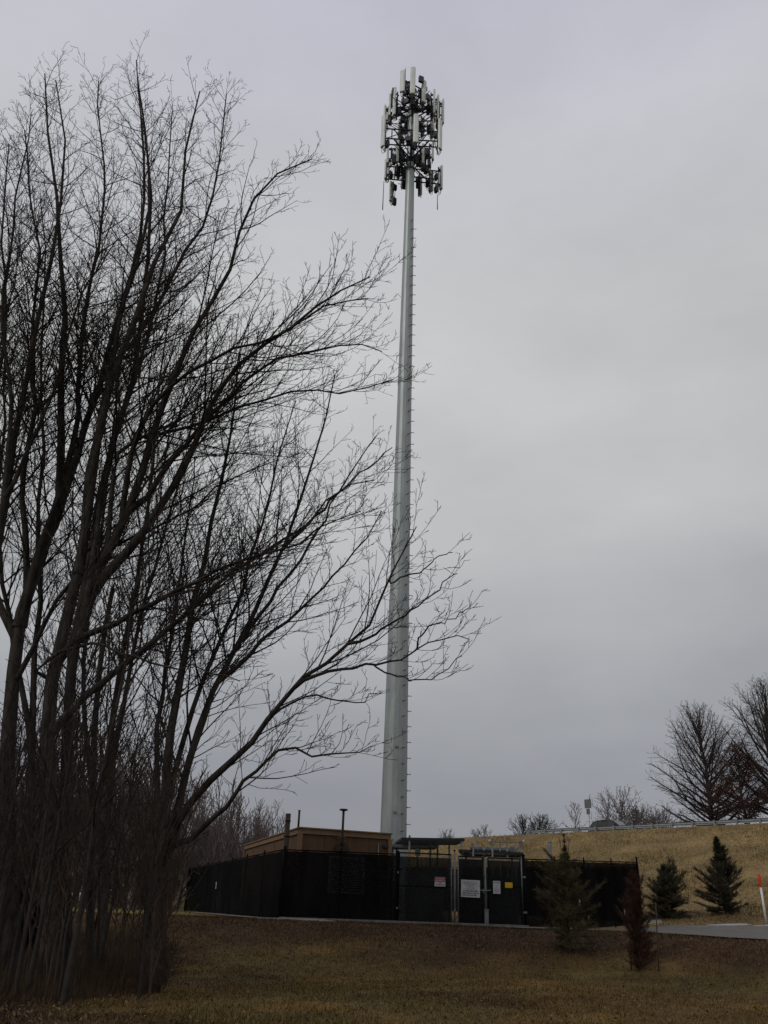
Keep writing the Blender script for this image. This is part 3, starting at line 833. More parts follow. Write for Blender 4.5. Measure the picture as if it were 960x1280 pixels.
# ------------------------------------------------------------------ monopole
PY = 46.0
pb = atx(491.0, PY, 3.0); P0 = np.array([pb[0], PY, 0.0])
TOPZ = at(514, 128, PY)[2]
def pole_r(z): return .715 + (.245 - .715) * (z / TOPZ) ** .90
print('pole', P0, 'top', TOPZ)
t = thing('cell_tower', 'tall tapering galvanised steel monopole crowned with antenna arrays', 'tower', P0)
NS = 16; ph = math.pi / NS * .9
mb = MB()
zs = [0, 2, 6, 12, 18, 24, 30, 36, 42, TOPZ + 1.2]
mb.tube([P0 + Z3 * z for z in zs], [pole_r(z) for z in zs], NS, True, ph); part('shaft', mb, M['galv'], t)
for z in (15.5, 30.5):                     # slip joints between shaft sections
    mb = MB(); mb.tube([P0 + Z3 * z, P0 + Z3 * (z + .03), P0 + Z3 * (z + 1.2)], [pole_r(z) + .014, pole_r(z) + .016, pole_r(z + 1.2) + .003], NS, False, ph); part('slip_joint', mb, M['galv'], t)
mb = MB(); mb.tube([P0 + Z3 * .0, P0 + Z3 * .08], .95, 24); part('base_plate', mb, M['galv'], t)
for hz_, an in ((4.9, -.2), (8.1, -.2)):
    mb = MB(); rr = pole_r(hz_) + .004; c_ = P0 + Z3 * hz_ + np.array([math.sin(an) * rr, -math.cos(an) * rr, 0]); nn = np.array([math.sin(an), -math.cos(an), 0]); uu = np.array([math.cos(an), math.sin(an), 0])
    mb.box(c_ + uu * .18, uu * .10, nn * .012, Z3 * .05); part('weld_plate', mb, M['steel'], t)
for row, an in ((0, R(96)), (1, R(33))):
    for i in range(50):
        z = 3.6 + i * .81 + row * .42; rr = pole_r(z); d = np.array([math.sin(an), -math.cos(an), 0]); p = P0 + Z3 * z + d * (rr - .02)
        b = MB(); b.tube([p, p + d * .19], .017, 6); b.tube([p + d * .19, p + d * .205], .03, 6); b.tube([p + d * .02, p + d * .045], .034, 6)
        part('step_bolt', b, M['dark_steel'], t)

# antenna tiers
def aim(px, py, Y): return at(px, py, Y)


def antenna(px, py0, py1, dY, wid=.34, dep=.17, lean=.0, radios=1, seed=0, bright=True):
    """panel antenna whose top and bottom are seen at rows py0, py1, dY metres beyond the pole axis"""
    r_ = random.Random(seed); Y = PY + dY; a = at(px, py0, Y); b = at(px, py1, Y); a[:2] = b[:2]
    c_ = (a + b) / 2; h = (a[2] - b[2]) / 2; out = c_ - P0; out[2] = 0; out /= np.linalg.norm(out); u = np.array([-out[1], out[0], 0])
    # pole mount on the inner side
    zt = Z3 * math.cos(lean) + out * math.sin(lean)
    mb = MB(); hw = wid / 2; ring = []
    prof = [(-hw, -dep * .3), (-hw * .92, dep * .28), (-hw * .55, dep * .5), (hw * .55, dep * .5), (hw * .92, dep * .28), (hw, -dep * .3), (hw * .8, -dep * .5), (-hw * .8, -dep * .5)]
    mb.prism([c_ + u * x + out * y - zt * h for x, y in prof], zt * h * 2)
    for s in (-1, 1): mb.prism([c_ + (u * x + out * y) * .86 + zt * (h * s + (.0 if s > 0 else -.03)) for x, y in prof], zt * .03)
    an = part('antenna', mb, M['panel'], t)
    mp_ = MB(); q = c_ - out * (dep * .5 + .16); mp_.tube([q - Z3 * (h + .35), q + Z3 * (h * .85)], .042, 8)
    for s in (-.7, .65): mp_.box(c_ + Z3 * h * s - out * (dep * .5 + .08), u * .06, out * .09, Z3 * .05)
    part('mount_pipe', mp_, M['dark_steel'], an)
    rb = MB()
    for k in range(radios):
        zz = r_.uniform(-.9, .15) - k * .5; cc = q - out * .16 + Z3 * (h * zz); rb.box(cc, u * .16, out * .09, Z3 * r_.uniform(.22, .32))
        for f_ in range(4): rb.box(cc + u * (-.12 + .08 * f_) - out * .11, u * .01, out * .025, Z3 * .2)
    if radios: part('radio_unit', rb, M['radio'], an)
    cb = MB()
    for k in range(3):
        s0 = c_ - zt * h + u * (-.1 + .1 * k); sag = r_.uniform(.25, .6); e = q - out * r_.uniform(.1, .5) + Z3 * r_.uniform(-h * .6, h * .2) + u * r_.uniform(-.25, .25)
        cb.tube([s0, s0 - Z3 * sag * .7 - out * .02, s0 - Z3 * sag - out * .12, (s0 + e) / 2 - Z3 * sag * .55 - out * .15, e], .016, 5)
    part('jumper_cables', cb, M['cable'], an, True)
    return q


def Zm(x, y): return 450 + x / 6.4, 70 + y / 6.4


T1Z = at(514.4, 131, PY)[2] - .55; T2Z = at(513, 196, PY)[2] - .45
print('tiers', T1Z, T2Z)
GROUPS = {  # each face of the two triangular platforms: zoomed column, top row, bottom row, depth
    'upper': [[(337, 120, 285, -1.9), (420, 95, 300, -2.2), (512, 200, 370, -1.1)], [(270, 262, 475, -.5), (236, 312, 480, .1), (196, 402, 570, .9)],
              [(592, 280, 465, .0), (622, 320, 510, .4), (662, 355, 540, .7)], [(315, 512, 680, 2.0), (370, 480, 620, 2.2), (500, 490, 640, 2.2), (582, 482, 650, 1.7)]],
    'lower': [[(179, 480, 725, -1.6), (446, 470, 690, -2.2), (642, 512, 745, -1.5)], [(296, 680, 850, -.3), (219, 720, 860, -.1)], [(505, 712, 862, -.2), (582, 690, 830, -.1), (551, 770, 925, .5)],
              [(204, 838, 985, .9), (246, 1010, 1160, 1.8), (480, 950, 1110, 1.9), (340, 900, 1050, 2.0), (572, 930, 1080, 1.7), (649, 885, 1065, 1.2)]]}
k = 0
for nm, zc in (('upper', T1Z), ('lower', T2Z)):
    pl = part('antenna_platform', MB().tube([P0 + Z3 * (zc - .22), P0 + Z3 * (zc + .22)], pole_r(zc) + .05, 16), M['dark_steel'], t)
    part('collar', MB().tube([P0 + Z3 * (zc - .95), P0 + Z3 * (zc - .75)], pole_r(zc - .8) + .04, 16), M['dark_steel'], pl)
    for gi, grp in enumerate(GROUPS[nm]):
        qs = []
        for x, a_, b_, dY in grp:
            px, py0 = Zm(x, a_); _, py1 = Zm(x, b_)
            qs.append(antenna(px, py0, py1, dY, wid=(.38 if a_ < 300 or dY < -1 else .32), radios=(2 if dY > .4 else 1), seed=k)); k += 1
        qs.sort(key=lambda q: q[0]); a_, b_ = qs[0], qs[-1]; zm = sum(q[2] for q in qs) / len(qs)
        ext = (b_ - a_) / np.linalg.norm(b_ - a_) * .16; mid = (a_ + b_) / 2; out = mid - P0; out[2] = 0; rad = np.linalg.norm(out); out /= rad
        lo = -.75 if (nm, gi) == ('lower', 3) else -.42; zr = [zm - .75, zm + .5] if (nm, gi) == ('lower', 3) else [zc + (-.35 if dY > 1 else 0), zc + .72] if gi == 3 else [zm + lo, zm + lo + .95]
        rl = MB()
        for z in zr: rl.tube([g0(a_ - ext, z), g0(b_ + ext, z)], .05, 8)
        for s_ in (.12, .5, .88): p = a_ + (b_ - a_) * s_; rl.tube([g0(p, zr[0]), g0(p, zr[1])], .04, 6)
        for s_ in (0, .5): p = a_ + (b_ - a_) * s_; q = a_ + (b_ - a_) * (s_ + .5); rl.bar(g0(p, zr[0]), g0(q, zr[1]), .04)
        part('face_rails', rl, M['dark_steel'], pl)
        am = MB(); sd = (b_ - a_); sd[2] = 0; pr = pole_r(zc) * .9
        am.bar(g0(P0 + out * pr, zc), g0(mid, (zr[0] + zr[1]) / 2), .14, .16)
        for s_ in (-.34, .34): am.bar(g0(P0 + out * pr, zc - .1), g0(mid + sd * s_, zr[0]), .075); am.bar(g0(P0 + out * pr, zc + .3), g0(mid + sd * s_, zr[1]), .05)
        am.bar(g0(P0 + out * pr, zc - .85), g0(mid - out * rad * .25, zr[0]), .08)
        n_ = 7
        for i in range(n_): p = a_ + (b_ - a_) * (i + .5) / n_; am.bar(g0(p - out * .02, zr[0] - .03), g0(p - out * .5, zr[0] - .03), .05, .03)
        am.bar(g0(a_ - out * .5, zr[0] - .03), g0(b_ - out * .5, zr[0] - .03), .07)
        part('standoff_arm', am, M['dark_steel'], pl)
hb = MB()
r_ = random.Random(21)
for k in range(90):                        # cable runs hanging off the shaft within the arrays
    a = r_.uniform(0, 6.28); z0 = T2Z + r_.uniform(-1.2, 6.3); d = np.array([math.sin(a), -math.cos(a), 0]); s = np.array([d[1], -d[0], 0])
    p = P0 + Z3 * z0 + d * pole_r(z0); e = p + d * r_.uniform(.5, 1.7) + Z3 * r_.uniform(-.5, .6) + s * r_.uniform(-.4, .4)
    hb.tube([p, p + d * .25 - Z3 * r_.uniform(.2, .5), (p + e) / 2 - Z3 * r_.uniform(.2, .6), e], .026, 5)
part('cable_runs', hb, M['cable'], t, True)
for k in range(40):                        # remote radio boxes around the shaft
    a = r_.uniform(0, 6.28); z0 = (T2Z if k % 2 else T1Z) + r_.uniform(-.6, 1.6); d = np.array([math.sin(a), -math.cos(a), 0]); s = np.array([d[1], -d[0], 0])
    part('radio_unit', MB().box(P0 + Z3 * z0 + d * r_.uniform(.55, 1.6), d * .10, s * .18, Z3 * r_.uniform(.2, .36)), M['radio'], t)
for x, a, b, dY in ((181, 1000, 1230, .6), (619, 1110, 1228, .8), (360, 95, 250, -1.7), (563, 890, 1080, .4)):
    px, y0 = Zm(x, a); _, y1 = Zm(x, b); a_ = at(px, y0, PY + dY); b_ = at(px, y1, PY + dY); a_[:2] = b_[:2]
    mb = MB(); mb.tube([b_, a_], [.035, .022], 6); part('whip_antenna', mb, M['steel'], t, True)
mb = MB(); mb.tube([P0 + Z3 * (TOPZ + 1.2), P0 + Z3 * (TOPZ + 1.26)], .34, 16); part('cap_plate', mb, M['dark_steel'], t)


# ------------------------------------------------------------------ bare trees
class Branches:
    def __init__(s): s.b = {}

    def add(s, pts, rad, sides): s.b.setdefault((len(pts), sides), []).append((pts, rad))

    def mesh(s, name, mt, parent, off=np.zeros(3), want=None):
        Vs, Qs, base = [], [], 0
        for (n, sides), lst in s.b.items():
            P = np.array([q[0] for q in lst], float) - off; Rr = np.array([q[1] for q in lst], float)
            T = np.gradient(P, axis=1); T /= np.linalg.norm(T, axis=2, keepdims=True) + 1e-9
            mt_ = T.mean(1); ref = np.where(np.abs(mt_[:, 2:3]) > .8, np.array([[1.0, .2, 0]]), np.array([[0.1, .05, 1.0]]))[:, None, :]
            U = np.cross(T, np.broadcast_to(ref, T.shape)); U /= np.linalg.norm(U, axis=2, keepdims=True) + 1e-9; W = np.cross(T, U)
            an = 2 * np.pi * np.arange(sides) / sides
            ringp = P[:, :, None, :] + Rr[:, :, None, None] * (U[:, :, None, :] * np.cos(an)[:, None] + W[:, :, None, :] * np.sin(an)[:, None])
            m_ = len(lst); Vs.append(ringp.reshape(-1, 3))
            idx = (base + (np.arange(m_)[:, None, None] * n + np.arange(n - 1)[None, :, None]) * sides + np.arange(sides)[None, None, :])
            nxt = (base + (np.arange(m_)[:, None, None] * n + np.arange(n - 1)[None, :, None]) * sides + ((np.arange(sides) + 1) % sides)[None, None, :])
            Qs.append(np.stack([idx, nxt, nxt + sides, idx + sides], -1).reshape(-1, 4)); base += m_ * n * sides
        return fast_mesh(name, np.concatenate(Vs), np.concatenate(Qs), mt, parent)


def vnorm(x, y, z):
    l = math.sqrt(x * x + y * y + z * z) + 1e-9; return x / l, y / l, z / l


SIDES = {0: 8, 1: 5, 2: 4, 3: 3, 4: 3}


def grow(S, p, d, L_, r, lvl, P, g):
    """one branch and, recursively, its side branches"""
    n = 4 if lvl >= 3 else (5 if lvl == 2 else 7)
    st = L_ / (n - 1); pts = [p]; rad = [r]; x, y, z = p; dx, dy, dz = d; up = P['up'][lvl]; wob = P['wob'][lvl]; rmin = P.get('rmin', .005)
    dirs = [d]
    for i in range(1, n):
        dx += g.gauss(0, wob); dy += g.gauss(0, wob); dz += g.gauss(0, wob) + up
        dx, dy, dz = vnorm(dx, dy, dz)
        x += dx * st; y += dy * st; z += dz * st; pts.append((x, y, z)); dirs.append((dx, dy, dz)); rad.append(max(rmin, r * (1 - .72 * i / (n - 1))))
    S.add(pts, rad, SIDES[lvl])
    if lvl < P['max']: sprout(S, pts, dirs, rad, L_, lvl, P, g)


def sprout(S, pts, dirs, rad, L_, lvl, P, g, t0=None, rlen=None, dn=None):
    k = max(2, int(L_ * (P['dens'][lvl] if dn is None else dn) * g.uniform(.8, 1.2))); n = len(pts); az = g.uniform(0, 6.28)
    t0 = P['t0'][lvl] if t0 is None else t0
    for j in range(k):
        t = t0 + (1 - t0) * (j + g.random()) / k; f = t * (n - 1); i = min(int(f), n - 2); f -= i
        a, b = pts[i], pts[i + 1]; q = (a[0] + (b[0] - a[0]) * f, a[1] + (b[1] - a[1]) * f, a[2] + (b[2] - a[2]) * f)
        D = dirs[i + 1] if i + 1 < len(dirs) else dirs[-1]
        az += 2.4 + g.uniform(-.5, .5); ang = R(g.uniform(*P['ang'][lvl]))
        rx, ry, rz_ = (0, 0, 1) if abs(D[2]) < .9 else (1, 0, 0)
        ux, uy, uz = vnorm(D[1] * rz_ - D[2] * ry, D[2] * rx - D[0] * rz_, D[0] * ry - D[1] * rx)
        wx, wy, wz = D[1] * uz - D[2] * uy, D[2] * ux - D[0] * uz, D[0] * uy - D[1] * ux
        ca, sa, c, s = math.cos(ang), math.sin(ang), math.cos(az), math.sin(az)
        d = (D[0] * ca + (ux * c + wx * s) * sa, D[1] * ca + (uy * c + wy * s) * sa, D[2] * ca + (uz * c + wz * s) * sa)
        if d[2] < -.25: d = vnorm(d[0], d[1], -d[2] * .3)
        base = rlen if rlen is not None else L_
        ln = base * P['rat'][lvl] * (1.15 - (.80 if lvl == 0 else .75) * t) * (g.uniform(.35, 1.35) if lvl == 0 else g.uniform(.55, 1.25))
        ln = max(P['lmin'][lvl], min(ln, P['lmax'][lvl]))
        rr = min((rad[i] + (rad[i + 1] - rad[i]) * f) * .5, ln * P.get('rk', .0076) + .002)
        grow(S, q, d, ln, max(P.get('rmin', .005), rr), lvl + 1, P, g)


PT = dict(max=3, up=(.05, .07, .07, .05), wob=(.06, .10, .13, .15), dens=(3.0, 3.2, 4.0), t0=(.2, .15, .1), ang=((25, 50), (28, 55), (25, 60)), rat=(.34, .42, .40),
          lmin=(.8, .32, .15), lmax=(4.6, 1.8, .65), rmin=.0056)


def spline(px, n):
    P = np.array(px, float); t = np.r_[0, np.cumsum(np.linalg.norm(np.diff(P[:, :2], axis=0), axis=1))]
    # Catmull-Rom through the listed points
    out = []
    ts = np.linspace(0, t[-1], n)
    for s in ts:
        i = min(np.searchsorted(t, s, 'right') - 1, len(P) - 2); i = max(i, 0); u = (s - t[i]) / (t[i + 1] - t[i] + 1e-9)
        p0, p1, p2, p3 = P[max(i - 1, 0)], P[i], P[i + 1], P[min(i + 2, len(P) - 1)]
        out.append(.5 * ((2 * p1) + (-p0 + p2) * u + (2 * p0 - 5 * p1 + 4 * p2 - p3) * u * u + (-p0 + 3 * p1 - 3 * p2 + p3) * u ** 3))
    return out


def big_tree(label, Y0, base_px, stems, seed, bark='bark'):
    """stems: (points of the survey, start width px, end width px, start depth offset, end depth offset, bare fraction)"""
    g = random.Random(seed); b = ground(*base_px) if base_px else None
    root_p = b if b is not None else np.array([0, Y0, 0]); Y0 = root_p[1] if b is not None else Y0
    t = thing('bare_tree', label, 'tree', root_p)
    ST, CR = Branches(), Branches(); done = []
    for pts, w0, w1, d0, d1, bare in stems:
        n = 16; sp_ = spline([(a, c) for a, c in pts], n); P = []; rad = []; snap = None
        if pts[0][1] < 1150 and done:          # a limb leaves the nearest point of a stem already grown
            dd = [np.hypot(q[0] - pts[0][0], q[1] - pts[0][1]) for q, _ in done]; j = int(np.argmin(dd)); snap = done[j][1]; d0 = snap[1] - Y0
        for i, q in enumerate(sp_):
            s = i / (n - 1); Y = Y0 + d0 + (d1 - d0) * s ** 1.2
            p = at(q[0], q[1], Y); P.append(tuple(p + npr.normal(0, .018 + .030 * s, 3)))
            dep = float(np.dot(p - CAM, FW)); rad.append(max(.006, (w0 + (w1 - w0) * s ** .66) * .5 * dep / F))
        if snap is not None: P[0] = tuple(snap); rad[0] *= 1.15
        done += [(np.array(q), np.array(p)) for q, p in zip(sp_, P)]
        for (qa, pa), (qb, pb_) in zip(list(zip(sp_, P))[:-1], list(zip(sp_, P))[1:]):
            for f in (.25, .5, .75): done.append((qa + (qb - qa) * f, np.array(pa) + (np.array(pb_) - np.array(pa)) * f))
        if pts[0][1] > 1150: P[0] = (P[0][0], P[0][1], hz(P[0][0], P[0][1]) - .15); rad[0] *= 1.25
        ST.add(P, rad, 10)
        dirs = [vnorm(*(np.array(P[min(i + 1, n - 1)]) - np.array(P[max(i - 1, 0)]))) for i in range(n)]
        Ln = sum(np.linalg.norm(np.array(P[i + 1]) - np.array(P[i])) for i in range(n - 1))
        sprout(CR, P, dirs, rad, Ln, 0, PT, g, t0=bare, rlen=min(max(Ln, 6.0), 12.5) if w0 > 6.5 else max(1.3, Ln * .5), dn=2.3 if w0 > 12 else (3.7 if w0 > 6.5 else 3.4))
    ST.mesh('trunk', M[bark], t, org(t)); CR.mesh('crown', M['twig'], t, org(t))
    return t


big_tree('tall many-stemmed bare tree at the left, its longest limbs reaching the tower', 18.0, (62, 1228), [
    ([(66, 1232), (62, 1100), (58, 960), (66, 860), (82, 785), (97, 720), (106, 660), (113, 610), (121, 560), (140, 480), (170, 400), (195, 330), (228, 262), (236, 180), (250, 112)], 30, 1.6, 0, 1.5, .42),
    ([(84, 1226), (80, 1080), (84, 900), (95, 790), (110, 730), (118, 660), (132, 598), (143, 555), (160, 500), (178, 400), (190, 270), (183, 180), (174, 95)], 24, 1.5, .3, 3.0, .45),
    ([(98, 800), (112, 750), (126, 705), (150, 655), (171, 605), (188, 556), (212, 480), (250, 400), (286, 340), (302, 272), (322, 238), (352, 214), (388, 200)], 17, 1.4, .1, -1.5, .25),
    ([(95, 790), (107, 755), (131, 720), (171, 675), (201, 635), (238, 568), (262, 512), (290, 470), (330, 430), (378, 402), (425, 366), (462, 345)], 17, 1.4, .2, -2.0, .25),
    ([(100, 720), (106, 655), (112, 600), (122, 540), (135, 470), (150, 395), (168, 320), (180, 240), (176, 150), (170, 75)], 13, 1.3, .2, 2.6, .3),
    ([(150, 655), (165, 570), (192, 505), (230, 470), (290, 440), (340, 420), (372, 404), (420, 380), (466, 372)], 9, 1.2, -.3, -2.6, .15),
    ([(171, 640), (205, 590), (240, 548), (280, 500), (320, 468), (360, 448), (400, 436), (440, 430), (478, 436)], 9, 1.2, -.3, -.5, .15),
    ([(131, 700), (150, 565), (190, 545), (235, 535), (300, 508), (380, 488), (435, 490), (490, 474)], 8, 1.2, 0, 1.4, .2),
    ([(76, 822), (97, 797), (140, 780), (175, 762), (225, 737), (262, 718), (300, 700), (350, 690), (400, 660), (450, 640)], 11, 1.2, .1, -2.4, .2),
    ([(62, 930), (85, 890), (120, 860), (160, 825), (205, 790), (245, 758), (285, 722), (330, 690), (380, 660), (430, 610), (470, 598)], 12, 1.2, -.2, 1.8, .25),
    ([(32, 852), (60, 826), (92, 810), (125, 805), (162, 817), (200, 830), (245, 836), (300, 850)], 6, 1.2, -.5, -2.2, .2),
    ([(97, 797), (115, 700), (128, 610), (150, 520), (180, 440), (205, 330), (210, 230), (215, 140)], 10, 1.2, .3, 3.6, .4),
], 101)
big_tree('dark forked bare tree at the far left edge of the lawn', 18.6, (16, 1216), [
    ([(14, 1220), (12, 1080), (8, 960), (14, 860), (23, 785), (36, 730), (57, 680), (72, 622), (78, 560), (76, 500), (80, 380), (73, 310), (60, 165), (57, 92)], 30, 1.5, 0, 1.8, .42),
    ([(23, 785), (40, 720), (62, 660), (85, 598), (100, 545), (118, 500), (145, 410), (172, 320), (188, 232), (178, 125)], 16, 1.4, 0, -1.6, .3),
    ([(57, 690), (90, 590), (112, 520), (130, 470), (195, 388), (235, 300), (262, 268), (275, 190), (283, 120)], 11, 1.3, .2, 2.4, .28),
    ([(36, 740), (30, 660), (28, 590), (42, 520), (40, 430), (48, 330), (38, 240), (30, 160)], 10, 1.3, .2, -1.0, .3),
    ([(20, 800), (-10, 730), (-20, 620), (-8, 500), (8, 400), (2, 290), (10, 180)], 11, 1.3, 0, 2.0, .3),
    ([(72, 622), (95, 540), (100, 450), (112, 360), (130, 270), (128, 180), (120, 100)], 9, 1.2, 0, 2.2, .25),
    ([(20, 860), (45, 800), (80, 740), (130, 690), (180, 665), (230, 640), (300, 590), (350, 575)], 8, 1.2, -.4, -2.0, .25),
], 102)
big_tree('slender bare tree leaning in from the left margin of the picture', 16.0, (-16, 1224), [
    ([(-18, 1228), (-24, 1000), (-18, 800), (-4, 680), (8, 620), (20, 535), (36, 450), (56, 368), (70, 295), (76, 240), (80, 170), (72, 100)], 24, 1.4, 0, 2.0, .5),
    ([(-4, 690), (10, 560), (12, 470), (2, 390), (14, 300), (28, 210), (40, 140)], 9, 1.2, 0, -1.2, .3),
    ([(8, 620), (36, 560), (70, 480), (90, 400), (120, 340), (150, 300)], 7, 1.2, 0, 1.8, .2),
], 103)
big_tree('leaning bare tree nearest the compound, lower limbs crossing before the steel pole', 20.8, (188, 1228), [
    ([(190, 1232), (192, 1150), (196, 1080), (203, 1020), (211, 940), (221, 870), (235, 790), (247, 730), (258, 680), (270, 630), (284, 560), (292, 500), (300, 440)], 22, 1.4, 0, 1.6, .42),
    ([(198, 1228), (204, 1120), (214, 1045), (238, 940), (269, 858), (309, 782), (334, 725), (350, 690), (372, 640), (390, 575), (408, 520), (418, 470)], 17, 1.3, .2, 2.6, .3),
    ([(208, 1060), (228, 1020), (262, 975), (300, 945), (330, 905), (370, 856), (398, 836), (440, 802), (466, 768), (484, 730), (500, 690), (524, 660)], 13, 1.2, -.1, -1.4, .22),
    ([(440, 804), (462, 796), (485, 780), (511, 766), (537, 746), (556, 728), (572, 716)], 4.2, 1.1, -1.1, -2.6, .12),
    ([(370, 858), (392, 845), (430, 836), (460, 831), (491, 827), (509, 820), (521, 808), (548, 801), (584, 794)], 5.4, 1.1, -1.0, -2.2, .2),
    ([(466, 831), (480, 840), (500, 846), (520, 850), (541, 848), (562, 834), (582, 822)], 2.6, 1.0, -1.6, -2.4, .2),
    ([(521, 808), (524, 796), (540, 783), (562, 775), (586, 760)], 2.6, 1.0, -1.9, -2.2, .1),
    ([(484, 730), (505, 722), (530, 712), (552, 696), (566, 690)], 2.8, 1.0, -1.3, -1.0, .1),
    ([(222, 1062), (244, 1042), (272, 1018), (300, 985), (324, 958), (352, 936), (385, 942), (412, 947), (440, 942), (465, 930)], 9, 1.1, .1, -1.6, .3),
    ([(200, 1090), (212, 1000), (236, 900), (262, 830), (292, 760), (318, 690), (338, 620), (352, 560), (368, 500)], 11, 1.2, .4, 3.4, .35),
    ([(190, 1140), (193, 1050), (199, 900), (208, 830), (218, 780), (226, 720), (236, 650), (246, 570)], 12, 1.2, .5, 4.0, .4),
    ([(269, 858), (300, 830), (340, 790), (380, 760), (420, 720), (452, 680), (478, 640)], 7, 1.1, .8, 2.4, .15),
    ([(300, 800), (340, 748), (380, 690), (410, 640), (440, 590), (470, 545)], 6, 1.1, 1.0, 3.0, .15),
    ([(350, 690), (385, 655), (420, 620), (455, 590), (488, 560)], 5, 1.1, 2.0, 1.0, .12),
    ([(330, 905), (360, 880), (400, 870), (440, 880), (472, 868)], 4, 1.1, -.6, .6, .15),
], 104)
big_tree('straight grey bare tree between the many-stemmed tree and the leaning one', 24.0, (132, 1186), [
    ([(128, 1190), (134, 1000), (146, 860), (168, 740), (185, 640), (196, 540), (205, 440), (214, 360)], 13, 1.2, 0, 1.5, .4),
    ([(134, 1000), (150, 900), (172, 790), (203, 670), (240, 560), (272, 470)], 9, 1.2, 0, -1.5, .25),
    ([(131, 1090), (112, 960), (104, 870), (112, 760), (128, 650), (140, 540), (152, 420)], 10, 1.2, 0, 2.0, .3),
], 105)
big_tree('thin grey bare tree rising behind the dark forked one at the left edge', 25.0, (40, 1184), [
    ([(40, 1190), (38, 1000), (42, 860), (50, 740), (48, 640), (54, 540), (50, 430), (58, 330), (52, 250)], 14, 1.2, 0, 1.5, .4),
    ([(40, 930), (20, 820), (2, 720), (-4, 620), (6, 500), (2, 400), (10, 330)], 9, 1.2, 0, -1.5, .25),
], 106)
# broken snag
g = ground(126, 1205); t = thing('tree_snag', 'dead broken-topped trunk standing among the left trees', 'tree', g)
sp_ = spline([(112, 1205), (114, 1050), (119, 900), (129, 800), (141, 735)], 10); S = Branches()
P = [tuple(at(a, b, g[1] + .0)) for a, b in sp_]; S.add(P, [.13, .12, .115, .11, .10, .095, .09, .085, .08, .07], 9); S.mesh('trunk', M['bark'], t, org(t))
e = np.array(P[-1]); mb = MB(); mb.tube([e - Z3 * .05, e + np.array([.03, 0, .22])], [.05, .008], 5); mb.tube([e + np.array([-.03, 0, -.05]), e + np.array([-.05, .01, .12])], [.035, .006], 5); part('splintered_top', mb, M['bark'], t)

# generic bare trees, built once and copied
def generic_tree(label, H, seed, mt, leader=True, nlimb=16, group=None, P=None, first_h=.12, low_ang=82, top_ang=22, spread=.5, trunk_r=.16, loc=(0, 0, 0), cat='tree', name='bare_tree', multi=1, dome=False):
    g = random.Random(seed); P = P or dict(PT, rmin=.010, dens=(1.6, 1.9, 2.6), lmax=(3.2, 1.4, .6))
    t = thing(name, label, cat, loc, group); ST, CR = Branches(), Branches()
    for s in range(multi):
        n = 10; lean = (g.uniform(-.22, .22), g.uniform(-.22, .22)) if multi > 1 else (g.uniform(-.05, .05), g.uniform(-.05, .05))
        x, y = (g.uniform(-.12, .12), g.uniform(-.12, .12)) if multi > 1 else (0, 0); hh = H * (g.uniform(.75, 1) if multi > 1 else 1); pts, rad = [], []
        for i in range(n):
            z = hh * i / (n - 1); pts.append((x + lean[0] * z + g.gauss(0, .045) * z / 3, y + lean[1] * z + g.gauss(0, .045) * z / 3, z - (.2 if i == 0 else 0))); rad.append(max(.012, trunk_r * (1 - .93 * (i / (n - 1)) ** .9) * (1.25 if i == 0 else 1)))
        ST.add(pts, rad, 7)
        az = g.uniform(0, 6.28)
        for k in range(nlimb):
            f = first_h + (.97 - first_h) * (k + g.random()) / nlimb; i = f * (n - 1); j = min(int(i), n - 2); i -= j
            q = tuple(pts[j][c] + (pts[j + 1][c] - pts[j][c]) * i for c in range(3)); az += 2.39 + g.uniform(-.4, .4)
            el = R(90 - (low_ang + (top_ang - low_ang) * f)); d = (math.cos(az) * math.cos(el), math.sin(az) * math.cos(el), math.sin(el))
            ln = hh * spread * (math.sin(math.pi * min(1, .22 + f * .80)) ** .7) * g.uniform(.75, 1.15) + .3
            if dome:                       # limbs reach out to a rounded outline
                f = first_h + (.93 - first_h) * ((k + g.random()) / nlimb) ** 1.25; i = f * (n - 1); j = min(int(i), n - 2); i -= j
                q = tuple(pts[j][c] + (pts[j + 1][c] - pts[j][c]) * i for c in range(3)); el = R(low_ang + (top_ang - low_ang) * f ** .8) + g.gauss(0, .09)
                d = (math.cos(az) * math.cos(el), math.sin(az) * math.cos(el), math.sin(el)); ln = .5
                while ln < hh * .8 and ((ln * math.cos(el)) / (spread * hh)) ** 2 + ((f * hh + ln * math.sin(el) - .42 * hh) / (.60 * hh)) ** 2 < 1: ln += .2
                ln *= g.uniform(.8, 1.05)
            grow(CR, q, d, ln, max(.014, rad[j] * .5), 1, P, g)
    ST.mesh('trunk', mt, t); CR.mesh('crown', mt, t)
    return t


# far wood, thicket saplings and brush -------------------------------------
wood_lab = 'slender leafless tree in the reddish wood behind the left trees'; wood_grp = 'bare trees of the far left wood'
PW = dict(PT, max=2, rmin=.016, dens=(1.6, 2.0, 2.4), lmax=(3.2, 1.6, .6), up=(.05, .10, .09, .05), rat=(.3, .4, .4))
protos = [generic_tree(wood_lab, h, 200 + i, M['hazy_bark'], nlimb=26, group=wood_grp, P=PW, low_ang=55, top_ang=18, spread=.30, trunk_r=.11, first_h=.10, multi=mu) for i, (h, mu) in enumerate(((11, 1), (8.5, 3), (9.5, 2), (7, 4)))]
used = [False] * 4
g = random.Random(77)


def put(protos, used, k, loc, rz, sc):
    if not used[k]:
        used[k] = True; o = protos[k]; o.location = tuple(loc); o.rotation_euler = (0, 0, rz); o.scale = (sc,) * 3
        return o
    return dup(protos[k], loc, rz, sc)


